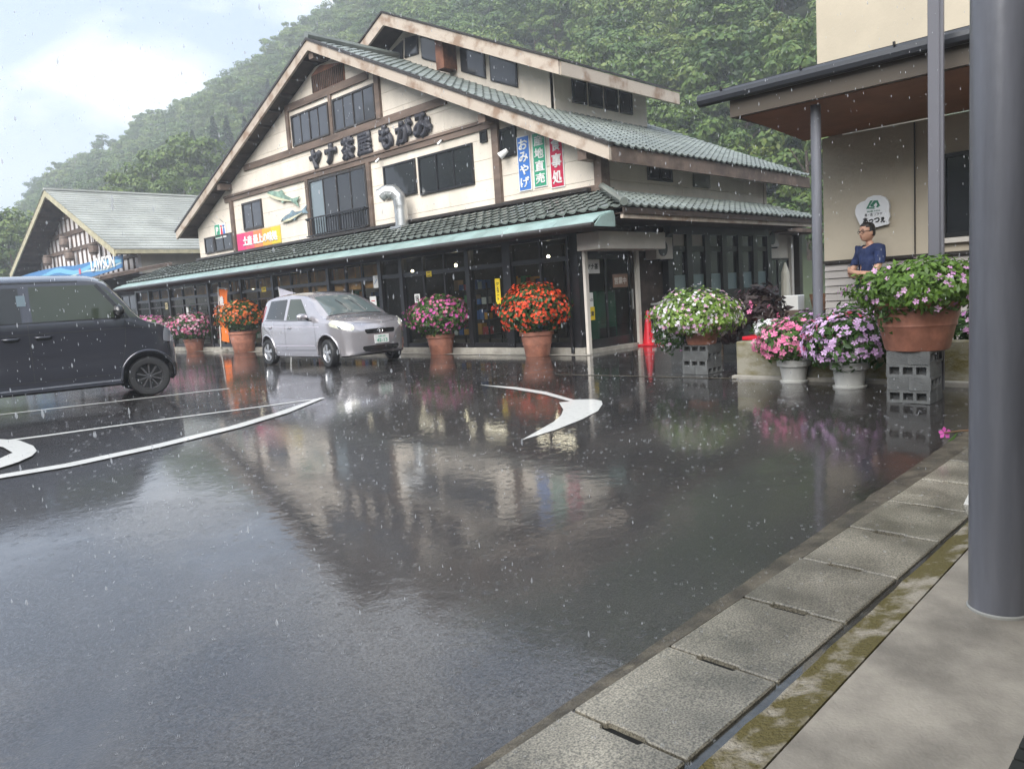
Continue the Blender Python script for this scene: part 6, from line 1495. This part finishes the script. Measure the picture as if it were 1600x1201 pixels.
# ------------------------------------------------------------ man with folded arms
skinm = mat('skin', (.50, .28, .19), .5, var=.1, vscale=8); navycloth = mat('navy_tshirt', (.014, .028, .095), .8, var=.25, vscale=9, bump=.3, bscale=60)
trous = mat('dark_trousers', (.03, .032, .04), .8); hairm = mat('black_hair', (.012, .010, .009), .45, bump=.4, bscale=90)
PX, PY, PZ = 9.98, 3.39, .077
pf = (-RGT - FWD * .22); pf.z = 0; pf.normalize(); plft = Vector((-pf.y, pf.x, 0))
def pw(f, l, z): return (pf.x * f + plft.x * l, pf.y * f + plft.y * l, z)
def skin_mesh(verts, edges, root=0, sub=1, remesh=0.0):
    me = bpy.data.meshes.new('s'); me.from_pydata([pw(*v[:3]) for v in verts], edges, [])
    o = bpy.data.objects.new('s', me); COL.objects.link(o); o.modifiers.new('skin', 'SKIN').use_smooth_shade = True
    for i, v in enumerate(me.skin_vertices[0].data):
        r = verts[i][3]; v.radius = r if isinstance(r, tuple) else (r, r); v.use_root = (i == root)
    sb = o.modifiers.new('sub', 'SUBSURF'); sb.levels = sb.render_levels = sub
    dg = bpy.context.evaluated_depsgraph_get(); dg.update(); out = bpy.data.meshes.new_from_object(o.evaluated_get(dg)); bpy.data.objects.remove(o); return out
man = thing('person', 'man in a navy t-shirt and glasses standing with folded arms by the annex wall', 'person', (PX, PY, PZ))
V_ = [(0, 0, .92, .13), (0, 0, 1.08, (.142, .115)), (-.01, 0, 1.24, (.165, .12)), (-.02, 0, 1.36, (.135, .095)), (-.01, 0, 1.43, .058), (.012, 0, 1.50, .052)]
E_ = [(0, 1), (1, 2), (2, 3), (3, 4), (4, 5)]
def chain(a, pts):
    for p in pts: V_.append(p); E_.append((a, len(V_) - 1)); a = len(V_) - 1
    return a
for s in (1, -1):
    chain(0, [(0, s * .095, .84, .092), (.015, s * .10, .48, .058), (0, s * .105, .09, .042), (.13, s * .12, .045, .034)])
# right arm on top, left arm under
wr = chain(3, [(-.02, -.165, 1.375, .066), (.03, -.225, 1.22, .050), (.115, -.215, 1.075, .044), (.215, -.06, 1.10, .036), (.235, .055, 1.125, .028)])
for k, (dl, dz, L_) in enumerate(((.0, .032, .060), (.0, .012, .070), (.0, -.010, .066), (.0, -.030, .052))):
    chain(wr, [(.225, .105, 1.13 + dz, .011), (.19, .105 + L_ * .55, 1.13 + dz * 1.1, .0095), (.155, .105 + L_ * .7, 1.13 + dz, .008)])
chain(wr, [(.232, .085, 1.165, .011), (.205, .12, 1.185, .009)])
wl_ = chain(3, [(-.02, .165, 1.375, .066), (.03, .225, 1.22, .050), (.115, .215, 1.085, .044), (.175, .06, 1.07, .036), (.185, -.06, 1.06, .028)])
for k, dz in enumerate((.028, .010, -.010, -.028)):
    chain(wl_, [(.175, -.115, 1.065 + dz, .011), (.15, -.165, 1.07 + dz, .0095), (.12, -.185, 1.07 + dz, .008)])
chain(wl_, [(.19, -.09, 1.10, .011), (.175, -.12, 1.12, .009)])
V_ = [(v[0], -v[1], *v[2:]) for v in V_]
bodym = skin_mesh(V_, E_)
# head: shaped ball with brow, nose, mouth, chin and ears
bm = bmesh.new(); bm.from_mesh(bodym)
hb_ = bmesh.new(); bmesh.ops.create_uvsphere(hb_, u_segments=28, v_segments=22, radius=1)
fl = pf.copy(); ang = R(14); hfw = Vector((fl.x * math.cos(ang) - fl.y * math.sin(ang), fl.x * math.sin(ang) + fl.y * math.cos(ang), 0)) if False else (-RGT * 1.0 - FWD * .22).normalized(); hfw.z = 0; hfw.normalize(); hlf = Vector((-hfw.y, hfw.x, 0))
HC = Vector(pw(.03, 0, 1.595))
def head_shape(x, y, z):                     # x forward, y left, z up on the unit ball
    hr = (1 - min(.995, abs(z)) ** 2.7) ** (1 / 2.7) / max(.08, math.sqrt(max(0, 1 - z * z))); hr = min(hr, 1.6)
    X, Y, Z = x * .094 * hr, y * .074 * hr, z * .114
    if z < 0: k = 1 - .24 * z * z; Y *= k; X *= 1 - .10 * z * z if x > 0 else 1 - .3 * z * z
    if x > .3:
        g = max(0, 1 - (y / .22) ** 2)
        if -.38 < z < .12: X += .030 * g * max(0, 1 - abs((z + .22) / .2))         # nose
        if abs(z - .17) < .1: X += .004 * max(0, 1 - abs(y) / .6)                    # brow
        if abs(z - .02) < .08: X -= .006 * max(0, 1 - abs(abs(y) - .33) / .2)        # eye sockets
        if abs(z + .52) < .09: X += .005 * max(0, 1 - abs(y) / .35)                  # lips
        if z < -.72: X += .010 * max(0, 1 - abs(y) / .5)                             # chin
    return X, Y, Z
for v in hb_.verts:
    X, Y, Z = head_shape(*v.co); v.co = HC + hfw * X + hlf * Y + Vector((0, 0, Z))
for s in (1, -1):
    r_ = bmesh.ops.create_uvsphere(hb_, u_segments=8, v_segments=6, radius=1)
    for v in r_['verts']: c = v.co.copy(); v.co = HC + hfw * (-.008 + c.x * .020) + hlf * (s * (.074 + c.y * .009)) + Vector((0, 0, -.008 + c.z * .033))
tmp = bpy.data.meshes.new('h'); hb_.to_mesh(tmp); hb_.free(); bm.from_mesh(tmp); bm.to_mesh(bodym); bm.free()
o = bpy.data.objects.new('tmp', bodym); COL.objects.link(o); rm = o.modifiers.new('r', 'REMESH'); rm.mode = 'VOXEL'; rm.voxel_size = .0075
dg = bpy.context.evaluated_depsgraph_get(); dg.update(); bm2 = bpy.data.meshes.new_from_object(o.evaluated_get(dg)); bpy.data.objects.remove(o); bm2.materials.clear()
link('body', bm2, skinm, man, smooth=True)
def garment(name, keep, off, m):
    g = bmesh.new(); g.from_mesh(bm2); g.normal_update()
    for v in g.verts: v.co = v.co + v.normal * (off + .007 * noise.noise(v.co * 14) + .007 * noise.noise(Vector((v.co.x * 26, v.co.y * 26, v.co.z * 11 + v.co.x * 9))))
    def loc(c): return c.x * pf.x + c.y * pf.y, c.x * plft.x + c.y * plft.y, c.z
    dl = [f for f in g.faces if not keep(*loc(f.calc_center_median()))]
    bmesh.ops.delete(g, geom=dl, context='FACES')
    for _ in range(2): bmesh.ops.smooth_vert(g, verts=[v for v in g.verts if not v.is_boundary], factor=.5, use_axis_x=True, use_axis_y=True, use_axis_z=True)
    me = bpy.data.meshes.new(name); g.to_mesh(me); g.free(); o = link(name, me, m, man, smooth=True)
    sd_ = o.modifiers.new('thick', 'SOLIDIFY'); sd_.thickness = .007; sd_.offset = -1; return o
def shirt_keep(f, l, z):
    if z < .86 or z > 1.47 or (z > 1.40 and math.hypot(f * .8, l) < .082): return False
    if abs(l) > .155: return z > 1.205 and f < .14
    return f < (.135 if z < 1.20 else .30)
garment('tshirt', shirt_keep, .016, navycloth)
garment('trousers', lambda f, l, z: .10 < z < .93 and abs(l) < .26 and f < .14, .014, trous)
M = MB()
for s in (1, -1): M.tube([pw(-.05, s * .11, .04), pw(.05, s * .115, .05), pw(.18, s * .125, .035)], [.045, .05, .035], 10)
M.build('shoes', black, man, local=True)
hv = bmesh.new(); bmesh.ops.create_uvsphere(hv, u_segments=26, v_segments=20, radius=1)
dl = [v for v in hv.verts if (v.co.z < .38 and v.co.x > .38) or (v.co.z < -.5) or (v.co.z < -.02 and v.co.x > -.02) or (v.co.x > .70 and v.co.z < .56)]
bmesh.ops.delete(hv, geom=dl, context='VERTS')
for v in hv.verts:
    X, Y, Z = head_shape(*v.co); n_ = noise.noise(v.co * 5) * .006; k = 1.075 + n_ * 4; v.co = HC + hfw * (X * k - .004) + hlf * (Y * k) + Vector((0, 0, Z * 1.06 + .004))
me = bpy.data.meshes.new('hair'); hv.to_mesh(me); hv.free(); ho = link('hair', me, hairm, man, smooth=True); sd_ = ho.modifiers.new('thick', 'SOLIDIFY'); sd_.thickness = .012
M = MB(); gz = .004
def hp(x, y, z): return HC + hfw * x + hlf * y + Vector((0, 0, z))
for s in (1, -1):
    ring = [hp(.098 - .010 * abs(math.sin(a)) * 0 - .012 * (abs(math.cos(a)) if s * math.cos(a) > 0 else 0), s * .034 + .026 * math.cos(a), gz + .019 * math.sin(a)) for a in [k * 2 * PI / 14 for k in range(15)]]
    M.tube(ring, .0028, 5); M.tube([hp(.086, s * .062, gz + .008), hp(.04, s * .079, gz + .010), hp(-.012, s * .082, gz + .006)], .0028, 5)
M.tube([hp(.104, -.010, gz + .006), hp(.104, .010, gz + .006)], .0028, 5); M.build('glasses', black, man, local=True)
M = MB()
for s in (1, -1):
    M.tube([hp(.088, s * .018, gz + .028), hp(.088, s * .034, gz + .033), hp(.080, s * .050, gz + .028)], [.002, .004, .002], 6)
M.build('eyebrows', hairm, man, local=True)
M = MB()
for s in (1, -1): M.lathe([(0, -.009), (.007, -.004), (.009, 0), (.007, .004), (0, .009)], hp(.081, s * .032, gz), 8)
M.build('eyes', black, man, local=True)
MB().tube([hp(.088, -.022, -.062), hp(.099, 0, -.061), hp(.088, .022, -.062)], [.002, .0045, .002], 6).build('mouth', mat('lip', (.30, .12, .10), .5), man, local=True)

# ------------------------------------------------------------ rain
dropm = bpy.data.materials.new('rain_water'); dropm.use_nodes = True; N = dropm.node_tree.nodes; L = dropm.node_tree.links
b = N['Principled BSDF']; b.inputs['Base Color'].default_value = (.85, .88, .92, 1); b.inputs['Roughness'].default_value = .15; b.inputs['Coat Weight'].default_value = 1
tl = N.new('ShaderNodeBsdfTranslucent'); tl.inputs[0].default_value = (.9, .92, .95, 1); tr_ = N.new('ShaderNodeBsdfTransparent'); m1 = N.new('ShaderNodeMixShader'); m1.inputs[0].default_value = .55; m2 = N.new('ShaderNodeMixShader'); m2.inputs[0].default_value = .38
L.new(b.outputs[0], m1.inputs[1]); L.new(tl.outputs[0], m1.inputs[2]); L.new(tr_.outputs[0], m2.inputs[1]); L.new(m1.outputs[0], m2.inputs[2]); L.new(m2.outputs[0], N['Material Output'].inputs['Surface'])
rr_ = random.Random(99); M = MB()
def drop(p, r, l):
    p = Vector(p); t = Vector((rr_.uniform(-.05, .05), rr_.uniform(-.05, .05), 1)) * l / 2; k = len(M.v)
    M.v.append(tuple(p + t)); M.v.append(tuple(p - t))
    for z, s in ((.25, .8), (-.35, 1.0)):
        for i in range(5): a = i * 1.2566; M.v.append((p.x + math.cos(a) * r * s + t.x * z, p.y + math.sin(a) * r * s + t.y * z, p.z + t.z * z))
    for i in range(5):
        j = (i + 1) % 5; M.f += [(k, k + 2 + i, k + 2 + j), (k + 2 + i, k + 7 + i, k + 7 + j, k + 2 + j), (k + 1, k + 7 + j, k + 7 + i)]
cnt = 0
while cnt < 3800:
    s = .55 + 13 * rr_.random() ** .75; px, py = rr_.uniform(-20, 1620), rr_.uniform(-20, 1000); p = CAM + ray(px, py) * s
    if p.z < zg(p.x, p.y) + .05 or (p.x > 8.4 and p.y < 4.4) or p.y < 1.0 + .0 * p.x or p.x > 10.3: continue
    sz = rr_.uniform(.35, 1.0) ** 1.6
    drop(p, .0026 * sz + .0009 * (s > 5), .0165 * sz * rr_.uniform(.5, 1.3) + .014 * (s > 5) * rr_.uniform(.4, 1.4)); cnt += 1
rn = M.build('falling_rain', dropm, None, 'stuff', fixn=False)
# splashes: small crowns where drops land
M = MB(); cnt = 0
while cnt < 2400:
    s = 1.6 + 11 * rr_.random(); t_ = rr_.uniform(-.62, .62) * s; X, Y = FH.x * s + RH.x * t_, FH.y * s + RH.y * t_
    if Y < 1.05 or X > 10.2 or (X > 8.4 and Y < 4.6): continue
    g = zg(X, Y) + (.03 if Y < 1.5 else .0); cnt += 1; R_ = rr_.uniform(.002, .0055) * (1.0 if s < 5 else 1.6); n = rr_.randint(4, 7); a0 = rr_.random() * 6
    for i in range(n):
        a = a0 + i * 2 * PI / n; h = R_ * rr_.uniform(.8, 2.4); k = len(M.v); c_, s_ = math.cos(a), math.sin(a); w = R_ * .16
        M.v += [(X + c_ * R_ - s_ * w, Y + s_ * R_ + c_ * w, g), (X + c_ * R_ + s_ * w, Y + s_ * R_ - c_ * w, g), (X + c_ * R_ * 1.5, Y + s_ * R_ * 1.5, g + h), (X + c_ * R_ * .75, Y + s_ * R_ * .75, g)]
        M.f += [(k, k + 1, k + 2), (k + 1, k + 3, k + 2), (k + 3, k, k + 2)]
M.build('rain_splashes', dropm, None, 'stuff', fixn=False)
